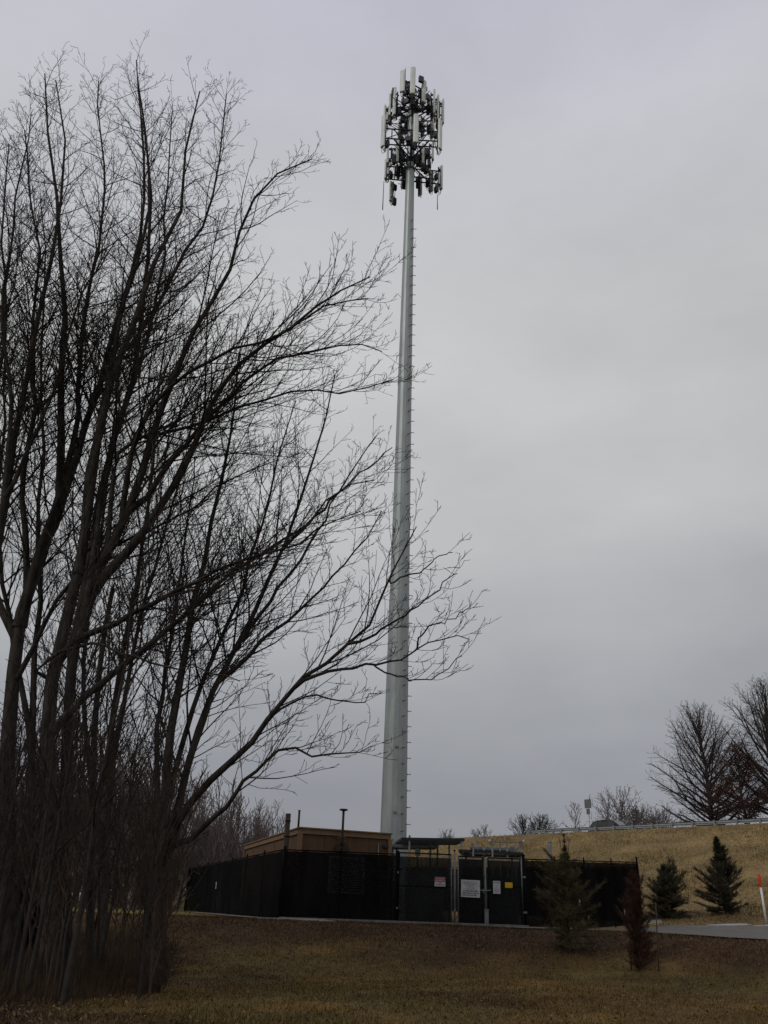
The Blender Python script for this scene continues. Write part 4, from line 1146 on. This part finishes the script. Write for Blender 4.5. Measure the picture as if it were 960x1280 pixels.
for i in range(115):
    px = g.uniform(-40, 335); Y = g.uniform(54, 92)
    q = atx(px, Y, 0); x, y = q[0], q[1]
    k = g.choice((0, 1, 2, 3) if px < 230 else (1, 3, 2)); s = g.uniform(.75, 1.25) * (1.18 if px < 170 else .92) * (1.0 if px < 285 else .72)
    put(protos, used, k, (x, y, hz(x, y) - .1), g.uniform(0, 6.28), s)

th_lab = 'thin crooked bare sapling in the dark thicket at the left'; th_grp = 'saplings of the left thicket'
PS = dict(PT, rmin=.0055, dens=(1.6, 2.2, 3.0), lmax=(2.4, 1.0, .5))
saps = [generic_tree(th_lab, h, 300 + i, M['brush_bark' if i == 2 else 'twig'], nlimb=18, group=th_grp, P=PS, low_ang=50, top_ang=20, spread=.24, trunk_r=r, first_h=.25, multi=mu, name='sapling', cat='sapling') for i, (h, r, mu) in enumerate(((10, .055, 1), (7.5, .04, 2), (4.6, .025, 3)))]
used_s = [False] * 3
for i in range(38):
    px = g.uniform(-60, 205) if i % 3 else g.uniform(-40, 120); Y = g.uniform(17.5, 33); q = atx(px, Y, -1)
    put(saps, used_s, i % 3, (q[0], q[1], hz(q[0], q[1]) - .1), g.uniform(0, 6.28), g.uniform(.75, 1.2))
br_lab = 'low tangle of leafless brown brush under the left trees'; br_grp = 'brush under the left trees'
PB = dict(PT, max=3, rmin=.0060, dens=(3.0, 4.0, 4.5), lmax=(1.3, .7, .35), wob=(.15, .22, .25, .25), up=(.02, .03, .03, .02), lmin=(.4, .2, .1), ang=((30, 75), (30, 75), (30, 70)), rk=.011)
brush = [generic_tree(br_lab, h, 400 + i, M['brush_bark'], nlimb=10, group=br_grp, P=PB, low_ang=60, top_ang=25, spread=.5, trunk_r=.014, first_h=.1, multi=7, name='brush', cat='bush') for i, h in enumerate((1.7, 2.3, 1.2))]
used_b = [False] * 3
for i in range(104):
    px = g.uniform(-60, 165); Y = g.uniform(17.2, 27) + .018 * max(0, px - 60)
    if i > 99: px = (176, 186, 199, 208)[i - 100]; Y = (20.2, 20.0, 20.3, 21.2)[i - 100]; q = atx(px, Y, -1)
    put(brush, used_b, i % 3, (q[0], q[1], hz(q[0], q[1]) - .05), g.uniform(0, 6.28), g.uniform(.55, 1.0) * (.5 if i > 99 else (1.15 if px < 90 else .9)))

# trees along the highway -------------------------------------------------
def crest_at(px, back):                 # point on the plateau 'back' metres behind the crest line, on bearing px
    d = ray(px, 1035); k = d[:2] / d[1]
    lo, hi = 20.0, 400.0
    for _ in range(50):
        mid = (lo + hi) / 2
        if crest_s(k[0] * mid, mid) > -back: lo = mid
        else: hi = mid
    p = atx(px, lo, CREST_H); return np.array([p[0], p[1], hz(p[0], p[1])])


PO = dict(PT, rmin=.0095, rk=.0078, dens=(2.8, 3.8, 4.2), lmax=(4.5, 2.1, .8), lmin=(.5, .35, .2), up=(.03, .045, .05, .04), rat=(.34, .36, .4))
q = crest_at(893, 15)
H = at(893, 884, q[1])[2] - q[2]; print('oak', q, H)
generic_tree('broad round-crowned bare tree beyond the guardrail on the right', H, 501, M['mid_bark'], nlimb=78, P=PO, low_ang=2, top_ang=80, spread=.44, dome=True, trunk_r=.28, first_h=.10, loc=q)
q = crest_at(978, 14); H = at(965, 854, q[1])[2] - q[2]
generic_tree('taller bare tree cut by the right edge, behind the rust-leaved oak', H, 502, M['mid_bark'], nlimb=60, P=PO, low_ang=8, top_ang=80, spread=.40, dome=True, trunk_r=.32, first_h=.12, loc=q)
q = crest_at(936, 11); H = at(936, 938, q[1])[2] - q[2]
ok = generic_tree('small oak still holding rust-brown dead leaves right of the round-crowned tree', H, 503, M['mid_bark'], nlimb=40, P=PO, low_ang=4, top_ang=75, spread=.56, dome=True, trunk_r=.16, first_h=.12, loc=q, name='oak_tree')
# dead leaves cling to twigs: sample crown vertices
cme = [c_ for c_ in ok.children if c_.name.startswith('crown')][0].data
co = np.empty(len(cme.vertices) * 3, np.float32); cme.vertices.foreach_get('co', co); co = co.reshape(-1, 3)


def leaf_cloud(name, pts, size, tint, parent, spread=.12, droop=.5):
    n = len(pts); c_ = pts + npr.normal(0, spread, (n, 3)); a = npr.normal(0, 1, (n, 3)); a[:, 2] -= droop; a /= np.linalg.norm(a, axis=1, keepdims=True)
    b = np.cross(a, npr.normal(0, 1, (n, 3))); b /= np.linalg.norm(b, axis=1, keepdims=True); s = npr.uniform(.6, 1.3, (n, 1)) * size
    Vv = np.stack([c_ - a * s, c_ + b * s * .5, c_ + a * s, c_ - b * s * .5], 1).reshape(-1, 3); Qq = np.arange(n * 4).reshape(-1, 4)
    tt = np.asarray(tint)[None] * npr.uniform(.55, 1.35, (n, 1)); return fast_mesh(name, Vv, Qq, M['leaf'], parent, np.repeat(tt, 4, 0), smooth=False)


keep = co[npr.random(len(co)) < 6500 / len(co)]
leaf_cloud('dead_leaves', keep, .085, (.060, .026, .018), ok, spread=.2)

far = [('small twiggy bare tree behind the highway sign and car', 768, 990, 34, .5, 2), ('low bare tree just right of the passing car', 792, 1003, 36, .6, 3), ('thin leaning bare stem left of the highway sign', 722, 1005, 24, .3, 1),
       ('dark bushy bare tree at the crest over the right fence', 682, 1018, 30, .55, 3), ('bare bush on the crest beside the dark bushy one', 660, 1022, 32, .5, 3), ('small windswept bare tree on the crest above the lower canopy', 600, 1033, 30, .5, 2),
       ('faint bare shrub on the crest left of the windswept tree', 557, 1040, 34, .5, 3), ('low bare shrub on the crest beside the big round-crowned tree', 834, 1016, 40, .6, 3), ('tiny twiggy bush beyond the guardrail right of the car', 812, 1015, 42, .6, 3)]
PF = dict(PT, max=2, rmin=.020, dens=(1.8, 2.4, 3), lmax=(2.4, 1.2, .6), rat=(.34, .42, .4))
for i, (lab, px, top, back, sprd, mu) in enumerate(far):
    q = crest_at(px, back); H = at(px, top, q[1])[2] - q[2]
    generic_tree(lab, H, 600 + i, M['hazy_bark' if i > 4 or i < 3 else 'twig'], nlimb=26, P=PF, low_ang=70, top_ang=25, spread=sprd * 1.05, trunk_r=.09, first_h=.12, loc=q, multi=mu)
hl = 'hazy low treetop of the far line beyond the highway'; hg = 'far treetops beyond the highway'
pr = generic_tree(hl, 6.0, 640, M['hazy_bark'], nlimb=14, P=PF, low_ang=70, top_ang=30, spread=.45, trunk_r=.1, group=hg, multi=2)
first = True
for px in (846, 858, 826, 870, 806, 950, 925, 940, 912):
    q = crest_at(px, g.uniform(45, 60)); s = g.uniform(.55, .8)
    if first: pr.location = tuple(q); pr.scale = (s,) * 3; first = False
    else: dup(pr, q, g.uniform(0, 6), s)

# ------------------------------------------------------------------ highway: road, guardrail, sign, car
def cxy(u, s): return CREST_A + CREST_D * u - CREST_N * s      # u along, s metres behind the crest line


us = np.linspace(-14, 60, 30)
ribbon('road', [cxy(u, 6.2) for u in us], [cxy(u, 16) for u in us], M['road'], .06, nsub=2, nseg=3)
ribbon('road_edge_line', [cxy(u, 6.8) for u in us], [cxy(u, 6.92) for u in us], M['white'], .066, nsub=2, nseg=1)
u0, u1 = 3.0, 52.0; RB = 4.9
p0 = cxy(u0, RB); t = thing('guardrail', 'galvanised W-beam guardrail along the top of the grass embankment', 'guardrail', (*p0, hz(*p0)))
D3 = np.array([CREST_D[0], CREST_D[1], 0]); K3 = np.array([CREST_N[0], CREST_N[1], 0])
prof = [(0, .78), (.05, .745), (.05, .70), (.012, .655), (.012, .615), (.05, .57), (.05, .525), (0, .49)]
mb = MB(); n = 28
for i in range(n + 1):
    q = cxy(u0 + (u1 - u0) * i / n, RB); zb = hz(*q)
    for o, z in prof: mb.v.append(tuple(np.array([q[0], q[1], zb + z]) - K3 * o))
k = len(prof)
for i in range(n):
    for j in range(k - 1): mb.f.append((i * k + j, (i + 1) * k + j, (i + 1) * k + j + 1, i * k + j + 1))
part('beam', mb, M['rail'], t, True)
u = u0 + .4
while u < u1:
    q = cxy(u, RB - .16); z = hz(*q); pb = MB(); pb.box(np.array([q[0], q[1], z + .30]), D3 * .075, K3 * .05, Z3 * .50); part('post', pb, M['rail'], t)
    u += 1.905
q = crest_at(735, 5.7); sg = thing('highway_sign', 'back of a grey rectangular sign over a smaller plate beside the highway car', 'sign', q); Yq = q[1]
a = at(729.5, 999, Yq); b = at(740, 1010.5, Yq); a2 = at(732.5, 1011, Yq); b2 = at(738, 1018, Yq)
mb = MB(); c_ = (a + b) / 2; mb.box(c_, D3 * .5 * np.linalg.norm((b - a)[:2]) , K3 * .015, Z3 * (a[2] - b[2]) / 2); part('sign_panel', mb, M['sign_back'], sg)
mb = MB(); c2 = (a2 + b2) / 2; mb.box(c2, D3 * .5 * np.linalg.norm((b2 - a2)[:2]), K3 * .015, Z3 * (a2[2] - b2[2]) / 2); part('small_plate', mb, M['sign_back'], sg)
pp = np.array([c_[0], c_[1], 0]) - K3 * .06; mb = MB(); mb.bar(g0(pp, q[2] - .1), g0(pp, a[2] - .1), .06, .04); part('post', mb, M['rail'], sg)

# car
def build_car(loc, heading):
    t = thing('parked_car', 'dark grey-green hatchback seen above the highway guardrail', 'car', (0, 0, 0)); t.name = 'passing_car'
    sec = [  # x, half width low, half width shoulder, z bottom, z shoulder
        (-2.25, .70, .74, .50, .92), (-2.18, .84, .86, .32, .98), (-1.5, .89, .90, .28, 1.02), (0, .90, .91, .26, 1.00), (1.0, .90, .90, .26, .98), (1.75, .88, .86, .28, .90), (2.15, .80, .76, .34, .76), (2.28, .62, .6, .42, .66)]
    mb = MB()
    for x, wl, ws, zb, zs in sec:
        for w_, z in ((-wl * .92, zb), (-wl, zb + .18), (-ws, zs - .10), (-ws * .90, zs), (0, zs + .03), (ws * .90, zs), (ws, zs - .10), (wl, zb + .18), (wl * .92, zb)): mb.v.append((x, w_, z))
    k = 9
    for i in range(len(sec) - 1):
        for j in range(k): mb.f.append((i * k + j, i * k + (j + 1) % k, (i + 1) * k + (j + 1) % k, (i + 1) * k + j))
    mb.f.append(tuple(range(k))); mb.f.append(tuple(reversed(range((len(sec) - 1) * k, len(sec) * k))))
    part('body', mb, M['car_paint'], t, True)
    cab = [(-2.05, .76, 1.00), (-1.75, .66, 1.45), (-1.2, .63, 1.58), (-.3, .63, 1.63), (.35, .64, 1.56), (1.25, .76, .98)]
    mb = MB(); top = [(c_[0], c_[1], c_[2]) for c_ in cab]; lowx = [-2.05, -1.8, -1.2, -.3, .4, 1.25]
    for (x, w_, z), lx in zip(top, lowx):
        for yy, zz in ((-.82, .98), (-w_, z), (w_, z), (.82, .98)): mb.v.append((x if abs(yy) < .8 else lx, yy, zz))
    for i in range(5):
        for j in range(3): mb.f.append((i * 4 + j, i * 4 + j + 1, (i + 1) * 4 + j + 1, (i + 1) * 4 + j))
    mb.f.append((0, 1, 2, 3)); mb.f.append((23, 22, 21, 20)); part('cabin', mb, M['car_paint'], t)
    def side(s, x0, x1, xt0, xt1):
        m_ = MB(); m_.quad((x0, s * .815, 1.03), (x1, s * .815, 1.03), (xt1, s * .665, 1.50), (xt0, s * .665, 1.50)); return m_
    for s in (-1, 1):
        for x0, x1, a_, b_ in ((-1.9, -1.2, -1.68, -1.15), (-1.12, -.18, -1.07, -.15), (-.08, .95, -.06, .42)): part('window', side(s, x0, x1, a_, b_), M['car_glass'], t)
        for x in (-.13, -1.16): m_ = MB(); m_.box((x - .02, s * .913, .66), (.006, 0, 0), (0, .003, 0), (0, 0, .28)); part('door_seam', m_, M['rubber'], t)
        m_ = MB(); m_.box((.85, s * .98, 1.04), (.06, 0, 0), (0, .07, 0), (0, 0, .06)); part('mirror', m_, M['car_paint'], t)
        m_ = MB(); m_.box((2.12, s * .60, .68), (.07, -.04 * s, 0), (0, .14, 0), (0, 0, .06)); part('headlight', m_, M['white'], t)
        m_ = MB(); m_.box((-2.18, s * .70, .92), (.05, 0, 0), (0, .10, 0), (0, 0, .10)); part('tail_light', m_, M['lamp_red'], t)
        for x in (-1.38, 1.42):
            m_ = MB(); m_.tube([(x, s * .72, .33), (x, s * .93, .33)], .33, 20); wh = part('wheel', m_, M['rubber'], t)
            m_ = MB(); m_.tube([(x, s * .92, .33), (x, s * .945, .33)], .20, 14); part('rim', m_, M['louver'], wh)
    m_ = MB(); m_.quad((.47, -.62, 1.53), (.47, .62, 1.53), (1.22, .72, 1.03), (1.22, -.72, 1.03)); part('windscreen', m_, M['car_glass'], t)
    m_ = MB(); m_.quad((-1.80, .60, 1.43), (-1.80, -.60, 1.43), (-2.075, -.70, 1.05), (-2.075, .70, 1.05)); part('rear_window', m_, M['car_glass'], t)
    t.location = tuple(loc); t.rotation_euler = (0, 0, heading)


q = crest_at(767, 8.6); build_car(np.array([q[0], q[1], hz(q[0], q[1]) + .07]), math.atan2(CREST_D[1], CREST_D[0]))

# ------------------------------------------------------------------ conifers
def needles(name, segs, per, ln, wd, tint, parent, fwd=.7, mtn='needle'):
    """segs (n,2,3): shoots; each gets 'per' thin blades"""
    S = np.repeat(np.asarray(segs, float), per, 0); n = len(S); tt = npr.random((n, 1)); b = S[:, 0] + (S[:, 1] - S[:, 0]) * tt
    ax = S[:, 1] - S[:, 0]; ax /= np.linalg.norm(ax, axis=1, keepdims=True) + 1e-9
    rd = npr.normal(0, 1, (n, 3)); rd -= ax * (rd * ax).sum(1, keepdims=True); rd /= np.linalg.norm(rd, axis=1, keepdims=True) + 1e-9
    d = ax * fwd + rd; d /= np.linalg.norm(d, axis=1, keepdims=True); l = ln * npr.uniform(.6, 1.2, (n, 1)); s = np.cross(d, rd + npr.normal(0, .4, (n, 3))); s /= np.linalg.norm(s, axis=1, keepdims=True) + 1e-9
    Vv = np.stack([b - s * wd / 2, b + s * wd / 2, b + d * l], 1).reshape(-1, 3)
    tc_ = np.asarray(tint)[None] * npr.uniform(.5, 1.4, (n, 1)); tc_ = np.repeat(tc_, 3, 0)
    return fast_mesh(name, Vv - org(parent)[None], np.arange(n * 3).reshape(-1, 3), M[mtn], parent, tc_, smooth=False)


def conifer(label, base, H, prof, seed, tint, nb, ang=(55, 25), per=26, ln=.09, wd=.007, sub=6, name='pine_tree', leaders=0, asym=None, lean=0.0, cat='tree', curve=.25, subang=.6):
    """prof(f) -> branch length in metres at relative height f"""
    g = random.Random(seed); t = thing(name, label, cat, base); S = Branches(); B = Branches(); segs = []
    ax = lambda f: np.array([lean * H * f, 0, H * f])
    S.add([tuple(ax(i / 9) - (Z3 * .15 if i == 0 else 0)) for i in range(10)], [max(.008, .022 * H * (1 - i / 9) ** .9 * .8 + .006) for i in range(10)], 8)
    az = 0
    for k in range(nb):
        f = (k + g.random()) / nb; f = .02 + .96 * f; p = ax(f); az += 2.4 + g.uniform(-.4, .4); el = R(90 - ang[0] - 14 * max(0, 1 - f * 5)) * (1 - f) + R(90 - ang[1]) * f + g.uniform(-.22, .22)
        l = prof(f) * g.uniform(.55, 1.2)
        l *= .78 + .42 * math.sin(az * 2 + f * 9 + seed) * math.sin(f * 17 + az + seed * 2)
        if asym: l *= asym(az, f)
        if l < .04: continue
        d = np.array([math.cos(az) * math.cos(el), math.sin(az) * math.cos(el), math.sin(el)]); pts = [p]; n = 5
        for i in range(1, n): d = d + Z3 * curve / n + np.array([g.gauss(0, .05), g.gauss(0, .05), g.gauss(0, .04)]); d /= np.linalg.norm(d); pts.append(pts[-1] + d * l / (n - 1))
        B.add([tuple(q) for q in pts], [max(.003, .012 * l * (1 - i / n) + .003) for i in range(n)], 4)
        for i in range(1, n): segs.append((pts[i - 1] * .3 + pts[i] * .7 if i == 1 else pts[i - 1], pts[i]))
        for j in range(max(2, int(sub * l / .6))):
            f2 = g.uniform(.25, 1); i = min(int(f2 * (n - 1)), n - 2); q = pts[i] + (pts[i + 1] - pts[i]) * (f2 * (n - 1) - i)
            D = (pts[i + 1] - pts[i]); D /= np.linalg.norm(D); sd = np.cross(D, Z3) * g.choice((-1, 1)) + Z3 * g.uniform(-.2, .5); e = D * .8 + sd * subang; e /= np.linalg.norm(e)
            sl_ = l * g.uniform(.2, .42) * (1.1 - .5 * f2) + .04; segs.append((q, q + e * sl_)); B.add([tuple(q), tuple(q + e * sl_ * .5), tuple(q + e * sl_)], [.005, .004, .003], 3)
    top = ax(1.0)
    for k in range(leaders):
        o = np.array([(-.10, .02, .14)[k % 3], .03 * k, -.55]); a_ = top + o; b_ = top + o + np.array([o[0] * .4, 0, .42 + .12 * (k == 1)]); segs.append((a_ * .4 + b_ * .6, b_)); B.add([tuple(a_ - np.array([o[0] * .8, 0, .15])), tuple(a_), tuple(b_)], [.012, .010, .006], 5)
    segs.append((ax(.75), top))
    S.mesh('trunk', M['bark'], t); B.mesh('branches', M['brush_bark'], t)
    nd = needles('needles', np.array(segs) + org(t)[None, None], per, ln, wd, tint, t)
    return t


def interp(f, tab): return float(np.interp(f, [a for a, b in tab], [b for a, b in tab]))


b = ground(712, 1189); H = at(712, 1042, b[1])[2] - b[2]; print('pine', b, H)
conifer('young dark green pine with candle-like leaders in front of the right fence', b, H, lambda f: interp(f, [(0, .78), (.15, .95), (.32, 1.22), (.5, 1.05), (.66, .72), (.74, .30), (.80, .06), (1, .04)]), 11, (.082, .070, .034), 130, ang=(88, 30), per=18, ln=.125, wd=.0075, sub=13, leaders=3, subang=.9)
b = ground(800, 1213); H = at(800, 1092, b[1])[2] - b[2]; print('dead', b, H)
conifer('narrow rust-brown dead conifer tied between two dark stakes', b, H, lambda f: interp(f, [(0, .44), (.1, .58), (.5, .66), (.8, .42), (1, .08)]), 12, (.058, .027, .018), 250, ang=(66, 20), per=17, ln=.11, wd=.005, sub=10, name='dead_conifer', subang=.45)
for px0, py0, px1, py1, lab in ((784.5, 1138, 789, 1214, 'thin dark stake left of the rust-brown dead conifer'), (819.5, 1128, 823, 1214, 'thin dark stake right of the rust-brown dead conifer')):
    a = ground(px1, py1); e = at(px0, py0, a[1] + .1); t = thing('tree_stake', lab, 'stake', a)
    mb = MB(); mb.tube([a - Z3 * .2, (a + e) / 2 + np.array([.01, 0, 0]), e], [.020, .018, .017], 6); part('stake', mb, M['wood'], t, True)
    mb = MB(); q = a * .35 + e * .65; mb.tube([q, q + np.array([.25 if px0 < 800 else -.3, 0, .04])], .006, 4); part('tie', mb, M['cable'], t)
b = ground(835, 1147.5); H = at(835, 1084, b[1])[2] - b[2]; print('pine2', b, H)
conifer('bushy dark pine behind the rust-brown conifer at the hill foot', b, H, lambda f: interp(f, [(0, .95), (.1, 1.35), (.4, 1.35), (.7, .85), (.85, .42), (1, .08)]), 13, (.046, .045, .025), 170, ang=(88, 25), per=26, ln=.12, wd=.009, sub=12, subang=.9, asym=lambda az, f: 1.0 if math.cos(az) > -.2 else .72)
b = ground(907, 1143); H = at(905, 1046, b[1])[2] - b[2]; print('spruce', b, H)
conifer('dark conical spruce on the golden grass slope', b, H, lambda f: interp(f, [(0, .85), (.10, 1.4), (.25, 1.3), (.5, .85), (.75, .5), (.9, .22), (1, .04)]), 14, (.040, .040, .025), 180, ang=(86, 22), per=28, ln=.105, wd=.010, sub=12, subang=.8, name='spruce_tree')

# ------------------------------------------------------------------ marker posts
def marker(label, px0, py0, px1, py1, split):
    a = ground(px1, py1); e = at(px0, py0, a[1]); t = thing('marker_post', label, 'marker post', a); d = (e - a) / np.linalg.norm(e - a); L_ = np.linalg.norm(e - a)
    m1 = a + d * L_ * split; mb = MB(); mb.tube([a - d * .2, m1], .045, 12); part('white_tube', mb, M['white'], t, True)
    mb = MB(); mb.tube([m1, m1 + d * .02, e - d * .05, e - d * .01, e], [.05, .056, .056, .045, .012], 12); part('orange_cap', mb, M['orange'], t, True)


marker('leaning white marker post with an orange top beside the driveway', 948, 1091.5, 958, 1153, .71)
marker('white marker post cut by the right edge with only its orange top showing', 960.6, 1109, 969, 1162, .74)

# snow remnants at the driveway edge
sng = 'thin grey-white snow remnants along the driveway'
patch('snow_patch', [gxy(878, 1157.0), gxy(905, 1155.6), gxy(938, 1154.8), gxy(938, 1156.2), gxy(908, 1157.6)], M['snow'], .03, 'long thin streak of old snow below the spruce', 'snow patch', 8)
patch('snow_patch', [gxy(940, 1157.4), gxy(966, 1156.6), gxy(966, 1158.2), gxy(945, 1158.8)], M['snow'], .03, 'short streak of old snow under the leaning marker post', 'snow patch', 9)
patch('snow_patch', [gxy(806, 1151.5), gxy(828, 1149.5), gxy(828, 1154), gxy(810, 1155)], M['gravel'], .04, 'small pale gravel heap behind the rust-brown dead conifer', 'gravel heap', 10)
bpy.data.objects['snow_patch.002'].name = 'gravel_heap'

# ------------------------------------------------------------------ grass, leaves
def scatter(n, x0, x1, y0, y1, power=1.0):
    y = y0 + (y1 - y0) * npr.random(n) ** power; x = (x0 + (x1 - x0) * npr.random(n)) * (.35 + .65 * y / y1); return x, y


def in_drive(x, y):
    a = np.array([q for q in e_far]); b = np.array([q for q in e_near]); yf = np.interp(x, a[:, 0], a[:, 1]); yn = np.interp(x, b[:, 0], b[:, 1]); return (x > a[0, 0]) & (y < yf - .04 + .1 * np.sin(x * 9)) & (y > yn + .10 + .12 * np.sin(x * 7.3) * np.sin(x * 2.9))


def inside_fence(x, y):
    s = (x - C0[0]) * FN[0] + (y - C0[1]) * FN[1]; return s < .35


n = 400000
x, y = scatter(n, -19, 20, 11.5, 36.5, 1.25)
ok_ = ~in_drive(x, y) & ~(inside_fence(x, y) & (x < 12) & (x > -4.2)); x, y = x[ok_], y[ok_]
clump = np.clip(.75 + vnoise(x, y, .33, 5) * .35 + vnoise(x, y, .9, 3) * .3 + npr.normal(0, .15, len(x)), .3, 1.3); n = len(x)
hgt = npr.uniform(.03, .085, n) * clump * (1 + .3 * sst(25, 34, y)); az = npr.uniform(0, 6.283, n); ln_ = npr.uniform(.2, 1.3, n)
z = height(x, y); wd = npr.uniform(.006, .013, n) * (1 + .02 * y)
b0 = np.stack([x, y, z - .005], -1); sd = np.stack([np.cos(az), np.sin(az), np.zeros(n)], -1); ld = np.stack([-np.sin(az), np.cos(az), np.zeros(n)], -1)
tip = b0 + np.array([0, 0, 1.0]) * hgt[:, None] + ld * (hgt * ln_)[:, None]
V = np.stack([b0 - sd * wd[:, None] / 2, b0 + sd * wd[:, None] / 2, tip], 1).reshape(-1, 3)
tn = ground_tint(x, y) * npr.uniform(.6, 1.65, (n, 1)); straw = npr.random(n) < .13; tn[straw] = np.array([.15, .105, .045]) * npr.uniform(.5, 1.1, (straw.sum(), 1))
kind(fast_mesh('grass', V, np.arange(n * 3).reshape(-1, 3), M['blade'], None, np.repeat(tn, 3, 0), smooth=False), 'stuff')
tag(bpy.data.objects['grass'], 'short dormant brown grass of the sloping lawn', 'grass')
# hill grass tufts
n = 150000; uu = npr.uniform(-12, 48, n); ss = 34 * npr.random(n) ** .9
x = CREST_A[0] + CREST_D[0] * uu + CREST_N[0] * ss; y = CREST_A[1] + CREST_D[1] * uu + CREST_N[1] * ss
ok_ = (x > 2) & ~in_drive(x, y) & ~((y < 42) & (x < 12.2)); x, y = x[ok_], y[ok_]; n = len(x)
hgt = npr.uniform(.06, .20, n) * np.clip(.7 + vnoise(x, y, 1.2, 5) * .7, .25, 1.3); az = npr.uniform(0, 6.283, n); wd = npr.uniform(.02, .05, n)
z = height(x, y); b0 = np.stack([x, y, z - .01], -1); sd = np.stack([np.cos(az), np.sin(az), np.zeros(n)], -1); ld = np.stack([-np.sin(az), np.cos(az), np.zeros(n)], -1)
tip = b0 + np.array([0, 0, 1.0]) * hgt[:, None] + ld * (hgt * npr.uniform(.2, 1.2, n))[:, None]
V = np.stack([b0 - sd * wd[:, None] / 2, b0 + sd * wd[:, None] / 2, tip], 1).reshape(-1, 3)
tn = ground_tint(x, y) * npr.uniform(.65, 1.45, (n, 1))
kind(fast_mesh('hill_grass', V, np.arange(n * 3).reshape(-1, 3), M['blade'], None, np.repeat(tn, 3, 0), smooth=False), 'stuff')
tag(bpy.data.objects['hill_grass'], 'golden dormant grass covering the highway embankment', 'grass')
# fallen leaves, denser toward the woods and the bank
n = 22000; x, y = scatter(n, -17, 14, 12, 34, 1.1); ok_ = ~in_drive(x, y); x, y = x[ok_], y[ok_]
pr_ = .25 + .75 * sst(-2, -8, x) + .55 * sst(26, 30, y); ok_ = npr.random(len(x)) < pr_; x, y = x[ok_], y[ok_]; n = len(x)
c_ = np.stack([x, y, height(x, y) + npr.uniform(.01, .05, n)], -1)
leaf = leaf_cloud('fallen_leaves', c_, .038, (.12, .080, .045), None, spread=0.0, droop=0)
kind(tag(leaf, 'scattered fallen brown leaves on the lawn and under the trees', 'leaves'), 'stuff')

# dry weed stalks among the left trunks
n = 26000; pxs = npr.uniform(-70, 205, n); Ys = 16.6 + np.maximum(pxs, 0) * .0185 + 11 * npr.random(n) ** 1.6 + npr.normal(0, .25, n)
d_ = Ys * .908 - .65; x = (pxs - 480) / F * d_ + .016 * d_; y = Ys; z = height(x, y)
hgt = npr.uniform(.12, .55, n) * np.clip(.8 + vnoise(x, y, .5, 2) * .8, .25, 1.6) * (.55 + .45 * sst(0, 1.2, Ys - 16.6 - np.maximum(pxs, 0) * .0185)); az = npr.uniform(0, 6.283, n); wd = npr.uniform(.006, .012, n)
b0 = np.stack([x, y, z - .02], -1); sd = np.stack([np.cos(az), np.sin(az), np.zeros(n)], -1); ld = np.stack([-np.sin(az), np.cos(az), np.zeros(n)], -1)
tip = b0 + np.array([0, 0, 1.0]) * hgt[:, None] + ld * (hgt * npr.uniform(.05, .7, n))[:, None]
V = np.stack([b0 - sd * wd[:, None] / 2, b0 + sd * wd[:, None] / 2, tip], 1).reshape(-1, 3)
tn = np.array([.050, .032, .020]) * npr.uniform(.5, 1.5, (n, 1)); pale = npr.random(n) < .03; tn[pale] = np.array([.12, .09, .055])
kind(tag(fast_mesh('undergrowth', V, np.arange(n * 3).reshape(-1, 3), M['blade'], None, np.repeat(tn, 3, 0), smooth=False), 'dark dry weeds and litter around the left trunks', 'undergrowth'), 'stuff')
